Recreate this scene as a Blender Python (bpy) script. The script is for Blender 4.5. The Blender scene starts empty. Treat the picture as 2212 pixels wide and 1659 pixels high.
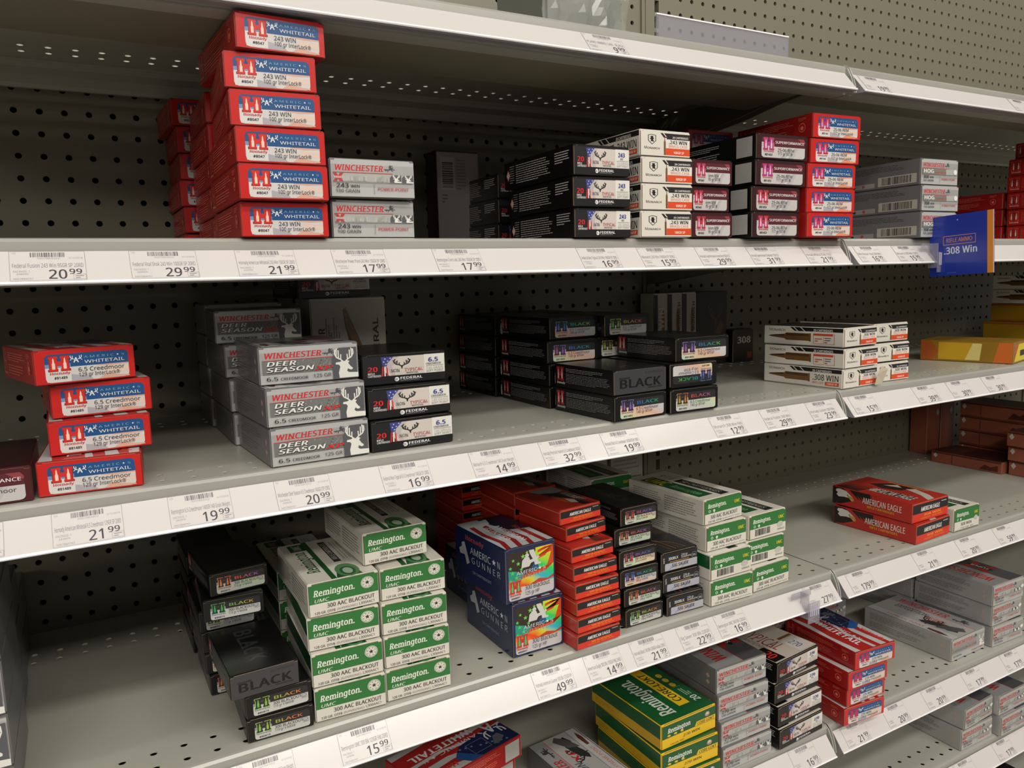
import bpy, bmesh, math, random
from mathutils import Vector, Matrix
random.seed(7)
SC = bpy.context.scene
COL = SC.collection
# ---------------------------------------------------------------- camera
cam = bpy.data.cameras.new('camera'); camo = bpy.data.objects.new('camera', cam); COL.objects.link(camo)
SC.camera = camo
cam.sensor_fit = 'HORIZONTAL'; cam.sensor_width = 36.0; cam.lens = 36.0 * 1677.75 / 2212
cam.clip_start = 0.01; cam.clip_end = 50
R_ = Vector((0.87093333, -0.4906092, -0.02788822)); U_ = Vector((0.09002375, 0.10350419, 0.99054662)); F_ = Vector((0.48308474, 0.86521067, -0.13431173))
m = Matrix((R_, U_, -F_)).transposed().to_4x4(); m.translation = Vector((0.03937, -1.07859, -0.20686)); camo.matrix_world = m
# ---------------------------------------------------------------- world, lights, exposure
SC.view_settings.view_transform = 'Standard'; SC.view_settings.look = 'None'
SC.view_settings.gamma = 1; SC.view_settings.use_curve_mapping = False; SC.view_settings.exposure = 0.0
SC.cycles.max_bounces = 8
W = bpy.data.worlds.new('store_ambience'); SC.world = W; W.use_nodes = True
W.node_tree.nodes['Background'].inputs[0].default_value = (1.0, 0.95, 0.88, 1); W.node_tree.nodes['Background'].inputs[1].default_value = 0.13
def area(name, loc, size, energy, target, col=(1, 0.945, 0.875)):
    l = bpy.data.lights.new(name, 'AREA'); l.shape = 'RECTANGLE'; l.size, l.size_y = size; l.energy = energy; l.color = col
    o = bpy.data.objects.new(name, l); COL.objects.link(o); o.location = loc
    o.rotation_euler = (Vector(target) - Vector(loc)).to_track_quat('-Z', 'Y').to_euler(); return o
area('ceiling_light', (0.2, -1.45, 2.3), (3.6, 0.16), 14, (0.2, -.9, 0))
area('ceiling_light', (3.4, -1.45, 2.3), (2.4, 0.16), 11, (3.2, -.9, 0))
area('ceiling_light', (-6.0, -8.0, 2.4), (5.0, 0.6), 190, (0, -.4, -.3))
area('ceiling_light', (0.5, -2.9, 2.3), (4.6, 0.3), 80, (0.6, -.4, -.5))
area('ceiling_light', (0.8, -4.7, 2.4), (5.5, 0.4), 122, (0.8, -.4, -.5))
# ---------------------------------------------------------------- helpers
def lin(c):
    c = c / 255; return c / 12.92 if c <= .04045 else ((c + .055) / 1.055) ** 2.4
def rgb(h): h = h.lstrip('#'); return tuple(lin(int(h[i:i + 2], 16)) for i in (0, 2, 4)) + (1,)
MATS = {}
def mat(h, rough=.42, metal=0., coat=0., name=None, bump=0., bscale=200, spec=.5):
    k = (h, rough, metal, coat, bump, bscale)
    if k in MATS: return MATS[k]
    m = bpy.data.materials.new(name or 'print_' + h.strip('#')); m.use_nodes = True
    b = m.node_tree.nodes['Principled BSDF']; b.inputs['Base Color'].default_value = rgb(h)
    b.inputs['Roughness'].default_value = rough; b.inputs['Metallic'].default_value = metal; b.inputs['Coat Weight'].default_value = coat
    b.inputs['Coat Roughness'].default_value = .12; b.inputs['Specular IOR Level'].default_value = spec
    if bump:
        nt = m.node_tree; tc = nt.nodes.new('ShaderNodeTexCoord'); n = nt.nodes.new('ShaderNodeTexNoise'); n.inputs['Scale'].default_value = bscale
        n.inputs['Detail'].default_value = 3; bp = nt.nodes.new('ShaderNodeBump'); bp.inputs['Strength'].default_value = bump; bp.inputs['Distance'].default_value = .001
        nt.links.new(tc.outputs['Object'], n.inputs['Vector']); nt.links.new(n.outputs['Fac'], bp.inputs['Height']); nt.links.new(bp.outputs['Normal'], b.inputs['Normal'])
    MATS[k] = m; return m
def ramp_mat(name, stops, scale=6, rough=.3, metal=.6, coat=.5, direction=(1, .4, 1.3), noise=.25, rnd=1.0):
    """holographic foil sheen painted into the base colour as a spectrum across the label"""
    m = bpy.data.materials.new(name); m.use_nodes = True; nt = m.node_tree; b = nt.nodes['Principled BSDF']
    tc = nt.nodes.new('ShaderNodeTexCoord'); dt = nt.nodes.new('ShaderNodeVectorMath'); dt.operation = 'DOT_PRODUCT'; dt.inputs[1].default_value = tuple(d * scale for d in direction)
    oi = nt.nodes.new('ShaderNodeObjectInfo'); ns = nt.nodes.new('ShaderNodeTexNoise'); ns.inputs['Scale'].default_value = 45
    a = nt.nodes.new('ShaderNodeMath'); a.operation = 'MULTIPLY_ADD'; a.inputs[1].default_value = noise
    c = nt.nodes.new('ShaderNodeMath'); c.operation = 'MULTIPLY_ADD'; c.inputs[1].default_value = rnd
    f = nt.nodes.new('ShaderNodeMath'); f.operation = 'FRACT'; r = nt.nodes.new('ShaderNodeValToRGB')
    L = nt.links.new
    L(tc.outputs['Object'], dt.inputs[0]); L(tc.outputs['Object'], ns.inputs['Vector']); L(ns.outputs['Fac'], a.inputs[0]); L(dt.outputs['Value'], a.inputs[2])
    L(oi.outputs['Random'], c.inputs[0]); L(a.outputs[0], c.inputs[2]); L(c.outputs[0], f.inputs[0]); L(f.outputs[0], r.inputs[0]); L(r.outputs[0], b.inputs['Base Color'])
    el = r.color_ramp.elements
    while len(el) < len(stops): el.new(.5)
    for e, (p, h) in zip(el, stops): e.position = p; e.color = rgb(h)
    b.inputs['Roughness'].default_value = rough; b.inputs['Metallic'].default_value = metal; b.inputs['Coat Weight'].default_value = coat
    return m
SP = {
 'foil': ramp_mat('spectrum_foil', [(0, '#2bd36a'), (.2, '#c9e04a'), (.38, '#ff8a4a'), (.5, '#ff5a3c'), (.66, '#b07adf'), (.82, '#4f8de8'), (1, '#2bd36a')], 7),
 'foilpale': ramp_mat('pale_spectrum_label', [(0, '#c9c8c2'), (.35, '#c2c4bd'), (.5, '#bfd3b4'), (.62, '#d9c6a4'), (.75, '#d9b09a'), (.88, '#c6c2c4'), (1, '#c9c8c2')], 9, .35, .15, .3, (.6, .2, 1.6), .2),
 'stripe': ramp_mat('rainbow_stripe_foil', [(0, '#2cc9e0'), (.16, '#34e25a'), (.32, '#c8ee3a'), (.46, '#ffe23a'), (.6, '#ff8a2a'), (.74, '#ff4a1e'), (.88, '#e8e23a'), (1, '#2cc9e0')], 13, .3, .35, .5, (.6, 0, 1.0), .18, .3),
 'starfoil': ramp_mat('green_star_foil', [(0, '#1fae6a'), (.5, '#2fe27a'), (1, '#9af04a')], 8, .3, .4, .5, (1, 0, 1), .2, .2),
 'purple': ramp_mat('violet_foil', [(0, '#c9403c'), (.5, '#b84a9a'), (1, '#c9403c')], 11, .3, .3, .5, (1, 0, .6), .3),
}
# glyph library taken from Blender's built-in font
GL = {}
FONT = None
try:
    import os
    FONT = bpy.data.fonts.load(os.path.join(bpy.utils.system_resource('DATAFILES'), 'fonts', 'NotoSansHebrew-Regular.woff2'))
except Exception: FONT = None
def glyph(ch, wt):
    k = (ch, wt)
    if k in GL: return GL[k]
    def ev(s):
        c = bpy.data.curves.new('g', 'FONT'); c.body = s; c.resolution_u = 2; c.offset = 0.
        if FONT: c.font = FONT
        o = bpy.data.objects.new('g', c); me = bpy.data.meshes.new_from_object(o); vs = [(v.co.x, v.co.y) for v in me.vertices]; fs = [tuple(p.vertices) for p in me.polygons]
        bpy.data.objects.remove(o); bpy.data.curves.remove(c); bpy.data.meshes.remove(me); return vs, fs
    vi, _ = ev('I'); 
    va, _ = ev(ch + 'I')
    adv = max(v[0] for v in va) - max(v[0] for v in vi)
    vs, fs = ev(ch) if ch != ' ' else ([], [])
    adv += {'b': .012, 'k': .035}.get(wt, 0)
    GL[k] = (vs, fs, adv); return GL[k]
SHIFT = {'l': [(0, 0)], 'r': [(0, 0)], 'b': [(-.012, 0), (.012, 0)], 'k': [(-.030, -.008), (.030, -.008), (0, .010)]}      # heavier weights are overlaid strokes
CAP = {}
def cap(wt):
    if wt not in CAP: CAP[wt] = max(v[1] for v in glyph('H', wt)[0])
    return CAP[wt]
class Art:
    """flat print laid on a face; u, v run 0..100 across the face"""
    def __init__(s, O, U, V, lift=.00025, step=.000014):
        s.O, s.U, s.V = Vector(O), Vector(U) / 100, Vector(V) / 100; s.N = s.U.cross(s.V).normalized(); s.h = lift; s.st = step
        s.v, s.f, s.m, s.ms = [], [], [], []
    def mi(s, c):
        m = SP[c] if c in SP else (c if not isinstance(c, str) else mat(c, .36, 0, .25))
        if m not in s.ms: s.ms.append(m)
        return s.ms.index(m)
    def raw(s, pts, faces, c):
        s.h += s.st; b = len(s.v); i = s.mi(c)
        for x, y in pts: s.v.append(s.O + s.U * x + s.V * y + s.N * s.h)
        for f in faces: s.f.append([b + k for k in f]); s.m.append(i)
    def poly(s, pts, c):
        a = sum(pts[i][0] * pts[(i + 1) % len(pts)][1] - pts[(i + 1) % len(pts)][0] * pts[i][1] for i in range(len(pts)))
        s.raw(pts if a > 0 else pts[::-1], [list(range(len(pts)))], c)
    def rect(s, u0, v0, u1, v1, c): s.poly([(u0, v0), (u1, v0), (u1, v1), (u0, v1)], c)
    def rrect(s, u0, v0, u1, v1, ru, rv, c, k=(1, 1, 1, 1)):
        P = []
        for (cx, cy, a0, on) in ((u1 - ru, v0 + rv, -90, k[0]), (u1 - ru, v1 - rv, 0, k[1]), (u0 + ru, v1 - rv, 90, k[2]), (u0 + ru, v0 + rv, 180, k[3])):
            if on: P += [(cx + ru * math.cos(math.radians(a0 + t)), cy + rv * math.sin(math.radians(a0 + t))) for t in (0, 30, 60, 90)]
            else: P.append((u1 if cx > (u0 + u1) / 2 else u0, v1 if cy > (v0 + v1) / 2 else v0))
        s.poly(P, c)
    def ell(s, cx, cy, a, b, c, n=16): s.poly([(cx + a * math.cos(t * 2 * math.pi / n), cy + b * math.sin(t * 2 * math.pi / n)) for t in range(n)], c)
    def star(s, cx, cy, a, b, c, rot=0): s.poly([(cx + (a if i % 2 == 0 else a * .4) * math.sin(i * math.pi / 5 + rot), cy + (b if i % 2 == 0 else b * .4) * math.cos(i * math.pi / 5 + rot)) for i in range(10)], c)
    def line(s, pts, w, c, asp=1.):
        """stroked path, w in u units, asp = v units per u unit"""
        P = []; F = []
        for (x0, y0), (x1, y1) in zip(pts, pts[1:]):
            dx, dy = x1 - x0, (y1 - y0) / asp; l = math.hypot(dx, dy) or 1; nx, ny = -dy / l * w / 2, dx / l * w / 2 * asp
            b = len(P); P += [(x0 - nx, y0 - ny), (x1 - nx, y1 - ny), (x1 + nx, y1 + ny), (x0 + nx, y0 + ny)]; F.append([b, b + 1, b + 2, b + 3])
        s.raw(P, F, c)
    def frame(s, u0, v0, u1, v1, wu, wv, c):
        s.rect(u0, v0, u1, v0 + wv, c); s.rect(u0, v1 - wv, u1, v1, c); s.rect(u0, v0, u0 + wu, v1, c); s.rect(u1 - wu, v0, u1, v1, c)
    def text(s, t, u0, u1, v0, v1, c, wt='r', shear=0., slant=0.):
        tot = sum(glyph(ch, wt)[2] for ch in t); k = (u1 - u0) / tot; q = (v1 - v0) / cap(wt); x = 0; P = []; F = []
        for ch in t:
            vs, fs, adv = glyph(ch, wt); b = len(P)
            for (a, e) in vs: X = u0 + (x + a + shear * e) * k; P.append((X, v0 + e * q + slant * (X - u0)))
            F += [[b + i for i in f] for f in fs]; x += adv
        for a, b in SHIFT[wt]: s.raw([(x + a * k, y + b * q) for x, y in P], F, c); s.h -= s.st * .55 if len(SHIFT[wt]) > 1 else 0
    def serif(s, t, u0, u1, v0, v1, c, wt='b', shear=0.):
        """lettering with slab feet"""
        s.text(t, u0, u1, v0, v1, c, wt, shear)
        tot = sum(glyph(ch, wt)[2] for ch in t); k = (u1 - u0) / tot; x = 0; h = (v1 - v0)
        for ch in t:
            adv = glyph(ch, wt)[2]
            if ch in 'HITNRMAEPinmhrk':
                for e in ((0, 1) if ch not in 'TIPE' else (0,)):
                    cx = u0 + (x + adv * (.5 if ch in 'TIi' else (.22 if e == 0 else .78))) * k
                    s.rect(cx - adv * k * .24, v0, cx + adv * k * .24, v0 + h * .1, c)
            x += adv
    def lines(s, u0, u1, v0, v1, n, c, fill=.45, seed=1, wv=(4, 9)):
        r = random.Random(seed); P = []; F = []; ph = (v1 - v0) / n
        for i in range(n):
            y = v1 - (i + 1) * ph + ph * .25; u = u0; end = u1 - (u1 - u0) * (r.random() * .12 if i < n - 1 else r.uniform(.3, .6))
            while u < end:
                w = min((u1 - u0) * r.uniform(.02, .09), end - u); b = len(P)
                P += [(u, y), (u + w, y), (u + w, y + ph * fill), (u, y + ph * fill)]; F.append([b, b + 1, b + 2, b + 3]); u += w + (u1 - u0) * .011
        s.raw(P, F, c)
    def barcode(s, u0, u1, v0, v1, c, seed=3):
        r = random.Random(seed); P = []; F = []; u = u0; k = (u1 - u0) / 62
        while u < u1 - k:
            w = k * r.choice((.7, .7, 1.3, 2.0)); b = len(P); P += [(u, v0), (u + w, v0), (u + w, v1), (u, v1)]; F.append([b, b + 1, b + 2, b + 3]); u += w + k * r.choice((.7, 1.0, 1.6))
        s.raw(P, F, c)
    def mesh(s, name):
        me = bpy.data.meshes.new(name); me.from_pydata([tuple(v) for v in s.v], [], s.f)
        for m in s.ms: me.materials.append(m)
        me.polygons.foreach_set('material_index', s.m); me.update(); return me
def link(name, me, parent=None, loc=(0, 0, 0)):
    o = bpy.data.objects.new(name, me); COL.objects.link(o); o.location = loc
    if parent: o.parent = parent
    return o
def tag(o, label, cat, group=None):
    o['label'] = label; o['category'] = cat
    if group: o['group'] = group
    return o
def bmobj(name, bm, ms, parent=None, smooth=False):
    me = bpy.data.meshes.new(name); bmesh.ops.recalc_face_normals(bm, faces=bm.faces); bm.to_mesh(me); bm.free()
    for m in (ms if isinstance(ms, list) else [ms]): me.materials.append(m)
    if smooth: me.polygons.foreach_set('use_smooth', [True] * len(me.polygons))
    return link(name, me, parent)
def box_bm(bm, x0, y0, z0, x1, y1, z1, mi=0):
    v = [bm.verts.new(c) for c in ((x0, y0, z0), (x1, y0, z0), (x1, y1, z0), (x0, y1, z0), (x0, y0, z1), (x1, y0, z1), (x1, y1, z1), (x0, y1, z1))]
    fs = [bm.faces.new([v[i] for i in f]) for f in ((3, 2, 1, 0), (4, 5, 6, 7), (0, 1, 5, 4), (1, 2, 6, 5), (2, 3, 7, 6), (3, 0, 4, 7))]
    for f in fs: f.material_index = mi
    return fs
def extrude_x(bm, prof, x0, x1, mi=0, closed=True, caps=True):
    """profile of (y, z) swept along x"""
    a = [bm.verts.new((x0, y, z)) for y, z in prof]; b = [bm.verts.new((x1, y, z)) for y, z in prof]; n = len(prof)
    for i in range(n if closed else n - 1): f = bm.faces.new((a[i], a[(i + 1) % n], b[(i + 1) % n], b[i])); f.material_index = mi
    if caps and closed: bm.faces.new(a[::-1]).material_index = mi; bm.faces.new(b).material_index = mi
# ---------------------------------------------------------------- the setting
PAINT = mat('#74705f', .45, 0, .1, 'grey_beige_powder_coat', .12, 900)
DECKM = mat('#a9a89c', .36, 0, .15, 'light_grey_shelf_enamel', .1, 900)
EDGEM = mat('#a3a29a', .3, .1, .3, 'shelf_front_enamel', .05, 700)
DARK = mat('#15140f', .8, 0, 0, 'dark_cavity')
INS = mat('#cfcac6', .3, 0, .3, 'white_channel_insert')
LIP = mat('#f4f2f4', .15, 0, 1, 'lip_caught_light')  # near-white colour paints the light caught by the clear plastic lip
def glass(name, h, alpha=.35, rough=.12):
    m = bpy.data.materials.new(name); m.use_nodes = True; nt = m.node_tree; b = nt.nodes['Principled BSDF']
    b.inputs['Base Color'].default_value = rgb(h); b.inputs['Roughness'].default_value = rough; b.inputs['Alpha'].default_value = alpha; b.inputs['Coat Weight'].default_value = 1; return m
CLEAR = glass('clear_acrylic', '#a3a1b0', .34)
def cells(V, F, nx, ny, ox, oy, px, py, r, depth, toV, seg=12):
    """plate of nx*ny cells, each with a round hole; toV maps (a, b, depth) to a point"""
    base = len(V)
    for j in range(ny + 1):
        for i in range(nx + 1): V.append(toV(ox + i * px, oy + j * py, 0))
    q = seg // 4
    for j in range(ny):
        for i in range(nx):
            c = [base + j * (nx + 1) + i, base + j * (nx + 1) + i + 1, base + (j + 1) * (nx + 1) + i + 1, base + (j + 1) * (nx + 1) + i]
            cx, cy = ox + (i + .5) * px, oy + (j + .5) * py; b = len(V)
            for d in (0, depth):
                for k in range(seg):
                    t = math.radians(255 + 360 / seg * k); V.append(toV(cx + r * math.cos(t), cy + r * math.sin(t), d))
            for s_ in range(4):
                k = s_ * q; F.append((c[s_], c[(s_ + 1) % 4], b + k + 1, b + k))
                F.append((c[(s_ + 1) % 4], *[b + (k + e) % seg for e in range(q, 0, -1)]))
            for k in range(seg): F.append((b + k, b + (k + 1) % seg, b + seg + (k + 1) % seg, b + seg + k))
wall = bpy.data.objects.new('wall_back', None); COL.objects.link(wall); wall['kind'] = 'structure'
G = .0254
def pegboard(x0, x1, i0, nx, phx, z0, z1, j0, ny, phz):
    V, F = [], []; ox, oz = (i0 - .5) * G + phx, (j0 - .5) * G + phz
    cells(V, F, nx, ny, ox, oz, G, G, .0036, .005, lambda a, b, d: (a, d, b))
    def q(a, b, c, d): n = len(V); V.extend([(a, 0, b), (c, 0, b), (c, 0, d), (a, 0, d)]); F.append((n, n + 1, n + 2, n + 3))
    ex, ez = ox + nx * G, oz + ny * G
    q(x0, z0, ox, z1); q(ex, z0, x1, z1)
    if z0 < oz: q(ox, z0, ex, oz)
    if z1 > ez: q(ox, ez, ex, z1)
    me = bpy.data.meshes.new('pegboard_panel'); me.from_pydata(V, [], F); me.materials.append(PAINT); me.update(); return link('pegboard_panel', me, wall)
pegboard(-.29, .9065, -11, 47, 0, -1.25, .04, -48, 50, 0)
pegboard(.9455, 2.14, 38, 46, .12 * G, -1.25, .04, -48, 50, 0)
pegboard(-.29, .9065, -11, 47, 0, .0405, .62, 2, 21, .18 * G)
pegboard(.9455, 2.14, 38, 46, .12 * G, .0405, .62, 2, 21, .18 * G)
bm = bmesh.new(); box_bm(bm, -.6, .03, -1.6, 2.5, .034, .9); bmobj('cavity_shade_sheet', bm, DARK, wall)  # added black sheet standing in for the unlit cavity behind the holes
bm = bmesh.new(); box_bm(bm, -3, -5, -1.63, 5, .5, -1.6); o = bmobj('floor', bm, mat('#b9b3a6', .3, 0, .3, 'vinyl_floor')); o['kind'] = 'structure'
# slotted uprights
def upright(xc, name):
    bm = bmesh.new(); z0, z1 = -1.25, .62
    box_bm(bm, xc - .0195, -.004, z0, xc + .0075, .02, z1)                     # smooth flange
    box_bm(bm, xc - .0125, -.0055, z0, xc - .0115, -.004, z1)
    V = []; z = z0
    box_bm(bm, xc + .0165, -.004, z0, xc + .0195, .02, z1)
    while z < z1 - G: box_bm(bm, xc + .0075, -.004, z, xc + .0165, -.0025, z + .0065); z += G
    o = bmobj(name, bm, [PAINT]); o['kind'] = 'structure'; return o
upright(.9258, 'trim_1'); upright(-.30, 'trim_2'); upright(2.156, 'trim_3')
LV = {'A': .050, 'B': -.1665, 'C': -.368, 'D': -.6215, 'E': -.8525, 'F': -1.012, 'G': -1.215}
WORD = {'A': 'top', 'B': 'second', 'C': 'third', 'D': 'fourth', 'E': 'fifth', 'F': 'sixth', 'G': 'lowest'}
def deck(lv, bay):
    z = LV[lv]; x0, x1 = ((-.278, .9250), (.9268, 2.13))[bay]; ph = (.0408, 1.2326)[bay]
    t = bpy.data.objects.new('shelf', None); COL.objects.link(t); t.location = (x0, 0, z)
    side = ('left', 'right')[bay]
    tag(t, f'grey steel {WORD[lv]} shelf of the {side} bay with a white price channel', 'shelf')
    def L(o): o.location = (-x0, 0, -z); return o
    V, F = [], []; tv = lambda a, b, d: (a, b, z - d)
    n = int((x1 - x0 - .02) / G); i0 = math.ceil((x0 + .008 - ph) / G + .5); ox = ph + (i0 - .5) * G
    while ox + n * G > x1 - .004: n -= 1
    P = .0236; yf = -.3732 - P / 2; yb = -.0902 - P / 2
    cells(V, F, n, 2, ox, yf, G, P, .0033, .0012, tv); cells(V, F, n, 2, ox, yb, G, P, .0033, .0012, tv)
    def q(a, b, c, d): k = len(V); V.extend([(a, b, z), (c, b, z), (c, d, z), (a, d, z)]); F.append((k, k + 1, k + 2, k + 3))
    ex = ox + n * G
    q(x0, -.386, x1, yf); q(x0, yf, ox, yf + 2 * P); q(ex, yf, x1, yf + 2 * P); q(x0, yf + 2 * P, x1, yb); q(x0, yb, ox, yb + 2 * P); q(ex, yb, x1, yb + 2 * P); q(x0, yb + 2 * P, x1, -.036)
    me = bpy.data.meshes.new('deck_sheet'); me.from_pydata(V, [], F); me.materials.append(DECKM); me.update(); L(link('deck_sheet', me, t))
    bm = bmesh.new(); extrude_x(bm, [(-.386, z), (-.3885, z - .0008), (-.3903, z - .0032), (-.3903, z - .036), (-.368, z - .036), (-.368, z - .0345), (-.389, z - .0345), (-.389, z - .004), (-.386, z - .0015)], x0, x1)
    L(bmobj('front_edge', bm, EDGEM, t)); hb = .0175 * bay
    bm = bmesh.new(); extrude_x(bm, [(-.3885, z - .006), (-.312, z - .006), (-.312, z - .0068), (-.3885, z - .0068)], x0 + .001, x1 - .001); L(bmobj('hole_shade_plate', bm, DARK, t))  # black plate added under the front holes to paint their shade
    bm = bmesh.new(); extrude_x(bm, [(-.366, z - .0085), (-.366, z - .031 + hb), (-.362, z - .034 + hb), (-.30, z - .0362 + hb), (-.272, z - .0362 + hb), (-.266, z - .034 + hb), (-.262, z - .029 + hb), (-.252, z - .014), (-.246, z - .0085)], x0 + (.05, .014)[bay], x1 - .055)
    L(bmobj('stiffener', bm, PAINT, t))
    bm = bmesh.new(); extrude_x(bm, [(-.036, z), (-.0008, z), (-.0008, z - .022), (-.003, z - .026), (-.009, z - .026), (-.012, z - .022), (-.012, z - .012), (-.034, z - .009), (-.034, z - .0035), (-.0365, z - .0035), (-.0365, z - .0015)], x0, x1)
    L(bmobj('rear_rail', bm, DECKM, t))
    for xe in (x0, x1 - .0022):
        bm = bmesh.new(); up = .0012 if lv == 'A' else .0004
        extrude_x(bm, [(-.36, z + up), (-.387, z + up), (-.3925, z - .004), (-.398, z - .015), (-.4015, z - .026), (-.403, z - .0355), (-.39, z - .0365), (-.36, z - .0365)], xe, xe + .0022)
        L(bmobj('end_cap', bm, EDGEM, t))
    for xb in (x0 + .006, x1 - .012):
        bm = bmesh.new(); extrude_x(bm, [(-.384, z - .0015), (-.384, z - .013), (-.35, z - .016), (-.28, z - .023), (-.21, z - .034), (-.145, z - .040), (-.05, z - .052), (-.006, z - .057), (-.006, z - .0015)], xb, xb + .0025)
        L(bmobj('bracket', bm, PAINT, t))
    a, b = x0 + .006, x1 - .006
    bm = bmesh.new(); extrude_x(bm, [(-.3915, z - .0105), (-.4105, z - .0335), (-.4118, z - .0352), (-.4085, z - .0358), (-.3915, z - .0345)], a, b)
    ch = L(bmobj('price_channel', bm, mat('#8f8d92', .3, 0, .5, 'channel_plastic'), t))
    S = Vector((0, .019, .023)); N = Vector((0, -.023, .019)).normalized()
    A = Art((a, -.4105, z - .0335), (b - a, 0, 0), S, .0003); A.rect(0, 0, 100, 100, INS); o = link('white_insert', A.mesh('white_insert'), ch)
    bm = bmesh.new(); extrude_x(bm, [(-.4104, z - .0331), (-.4115, z - .0326), (-.4124, z - .0341), (-.4117, z - .0350)], a, b); bmobj('channel_lip', bm, LIP, ch)
    return t
for lv in 'ABCDEFG':
    for bay in (0, 1): deck(lv, bay)
# ---------------------------------------------------------------- price tags in the channels
INK, PALE = '#3d3944', '#8e8a90'
TAGW = .0490
def price_tag(lv, x, price, name, label, w=TAGW):
    z = LV[lv]; e = Vector((0, .019, .023)); N = Vector((0, -.023, .019)).normalized(); O = Vector((x, -.4105, z - .0335)) + N * .0005
    t = link('price_tag', PM, None, O); t.scale = (w / TAGW, 1, 1); tag(t, label, 'price tag', 'price tags along the shelf fronts')
    if price:
        if price not in PR:
            A = Art((0, 0, 0), (TAGW, 0, 0), e, .00012, .00001); ink = mat(INK, .5); p = mat(PALE, .5)
            A.frame(0, 5, 100, 99, .5, .7, p); A.barcode(27, 74, 80, 95, mat('#55505a', .5), price)
            A.text('0007883502', 36, 66, 73, 78, p, 'l'); A.text('6/12/2018', 78, 97, 74, 79, p, 'l'); A.text('153', 3, 9, 90, 95, p, 'l')
            A.text('FACINGS: 1', 4, 26, 31, 37, p, 'r'); A.text('243WIN', 8, 24, 23, 28, p, 'r'); A.text('0007884701', 4, 30, 8, 13, p, 'r'); A.frame(82, 7, 99, 23, .4, .6, p); A.lines(85, 97, 9, 21, 2, p, .4, 5)
            d = str(price // 100); n = len(d); wd = 12.5 * n; A.text(d, 76 - wd - (2 if n == 2 else 0), 75, 9, 38, ink, 'b'); A.text('99', 76.5, 95, 24, 40, ink, 'b')
            PR[price] = A.mesh('tag_print')
        link('tag_print', PR[price], t)
    if name:
        A = Art((0, 0, 0), (TAGW, 0, 0), e, .0002); A.text(name, 3, 97, 46, 59, mat('#77727a', .5), 'r'); link('tag_name', A.mesh('tag_name'), t)
A = Art((0, 0, 0), (TAGW, 0, 0), Vector((0, .019, .023)), .0001); A.rect(0, 3, 100, 99, INS); PM = A.mesh('price_tag'); PR = {}
T = {
 'A': [(.5139, 999, 'PLANO AMMO CAN - BLACK'), (.9417, 1999, ''), (1.2825, 1399, '')],
 'B': [(.0015, 2099, 'Federal Fusion 243 Win 95GR SP 20RD'), (.081, 2999, 'Federal Vital Shok 243 Win 100GR SP 20RD'), (.1604, 2199, 'Hornady American Whitetail 243 Win 100GR SP 20RD'), (.242, 1799, 'Winchester Power Point 243 Win 100GR SP 20RD'), (.3392, 1799, 'Remington Core Lokt 243 Win 100GR SP 20RD'), (.5032, 1699, 'Federal Non Typical 243 Win 100GR SP 20RD'), (.5828, 1599, 'Monarch 243 Win 100GR SP 20RD'), (.6667, 2999, 'Hornady Superformance 6mm Rem 95GR SST'), (.7478, 3199, 'Hornady Superformance 25-06 Rem 117GR SST'), (.8431, 2199, 'Hornady Whitetail 25-06 117GR'), (.9426, 1699, 'Winchester Hog 308 Win'), (1.0226, 1599, 'Monarch 308 Win 20RD')],
 'C': [(.0097, 2199, 'Hornady American Whitetail 6.5 Creedmoor 129GR SP 20RD'), (.0927, 1999, 'Remington 6.5 Creedmoor 140GR 140 Grain Weight'), (.1788, 2099, 'Winchester Deer Season 6.5 Creedmoor 140GR XTP 20RD'), (.2757, 1699, 'Federal Non Typical 6.5 Creedmoor 140GR SP 20RD'), (.3698, 1499, 'Monarch 6.5 Creedmoor 140 Grain Weight'), (.4512, 3299, 'Hornady Precision Hunter 6.5 Creedmoor 143GR'), (.5303, 1999, 'Hornady Black 6.5 Creedmoor 140GR BTHP 20RD'), (.6897, 1299, 'Monarch 308 Win FMJ'), (.7738, 2999, 'Federal Fusion 308 Win'), (.8577, 2399, 'Hornady Custom 308 Win'), (.9420, 1599, ''), (1.08, 3999, ''), (1.1611, 3099, ''), (1.2516, 3099, '')],
 'D': [(.1296, 2099, 'Hornady Black 300 Blk 110GR V-Max 110 Grain Weight'), (.2208, 1599, 'Remington UMC 300 Blk 120GR FMJ 20RD'), (.4351, 4999, 'Hornady American Gunner 300 Blk 125GR HP'), (.5031, 1499, 'American Eagle 300 Blk 150GR FMJ 20RD'), (.568, 2199, 'Hornady Black 300 Blk 208GR A-Max 20RD'), (.6387, 2299, 'Sig Sauer 300 Blk 220GR'), (.6997, 1699, 'Remington UMC 300 Blk 220GR'), (.8615, 2799, ''), (.9482, 17999, ''), (1.097, 2199, ''), (1.2049, 2099, ''), (1.307, 5999, '')],
 'E': [(.8398, 1699, ''), (.9475, 2199, ''), (1.0405, 2099, ''), (1.1355, 2099, ''), (1.2403, 1799, ''), (1.3515, 1799, '')],
 'F': [(1.2327, 1799, ''), (1.3442, 1799, '')]}
EN = ['first', 'second', 'third', 'fourth', 'fifth', 'sixth', 'seventh', 'eighth', 'ninth', 'tenth', 'eleventh', 'twelfth', 'thirteenth', 'fourteenth']
for lv, L_ in T.items():
    for i, (x, pr, nm) in enumerate(L_):
        price_tag(lv, x, pr, nm, f'white price tag reading {pr // 100}.99, {EN[i]} from left on the {WORD[lv]} shelf edge')
price_tag('C', -.0705, 1999, '', 'white price tag cut by the left picture edge on the third shelf edge')
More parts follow.
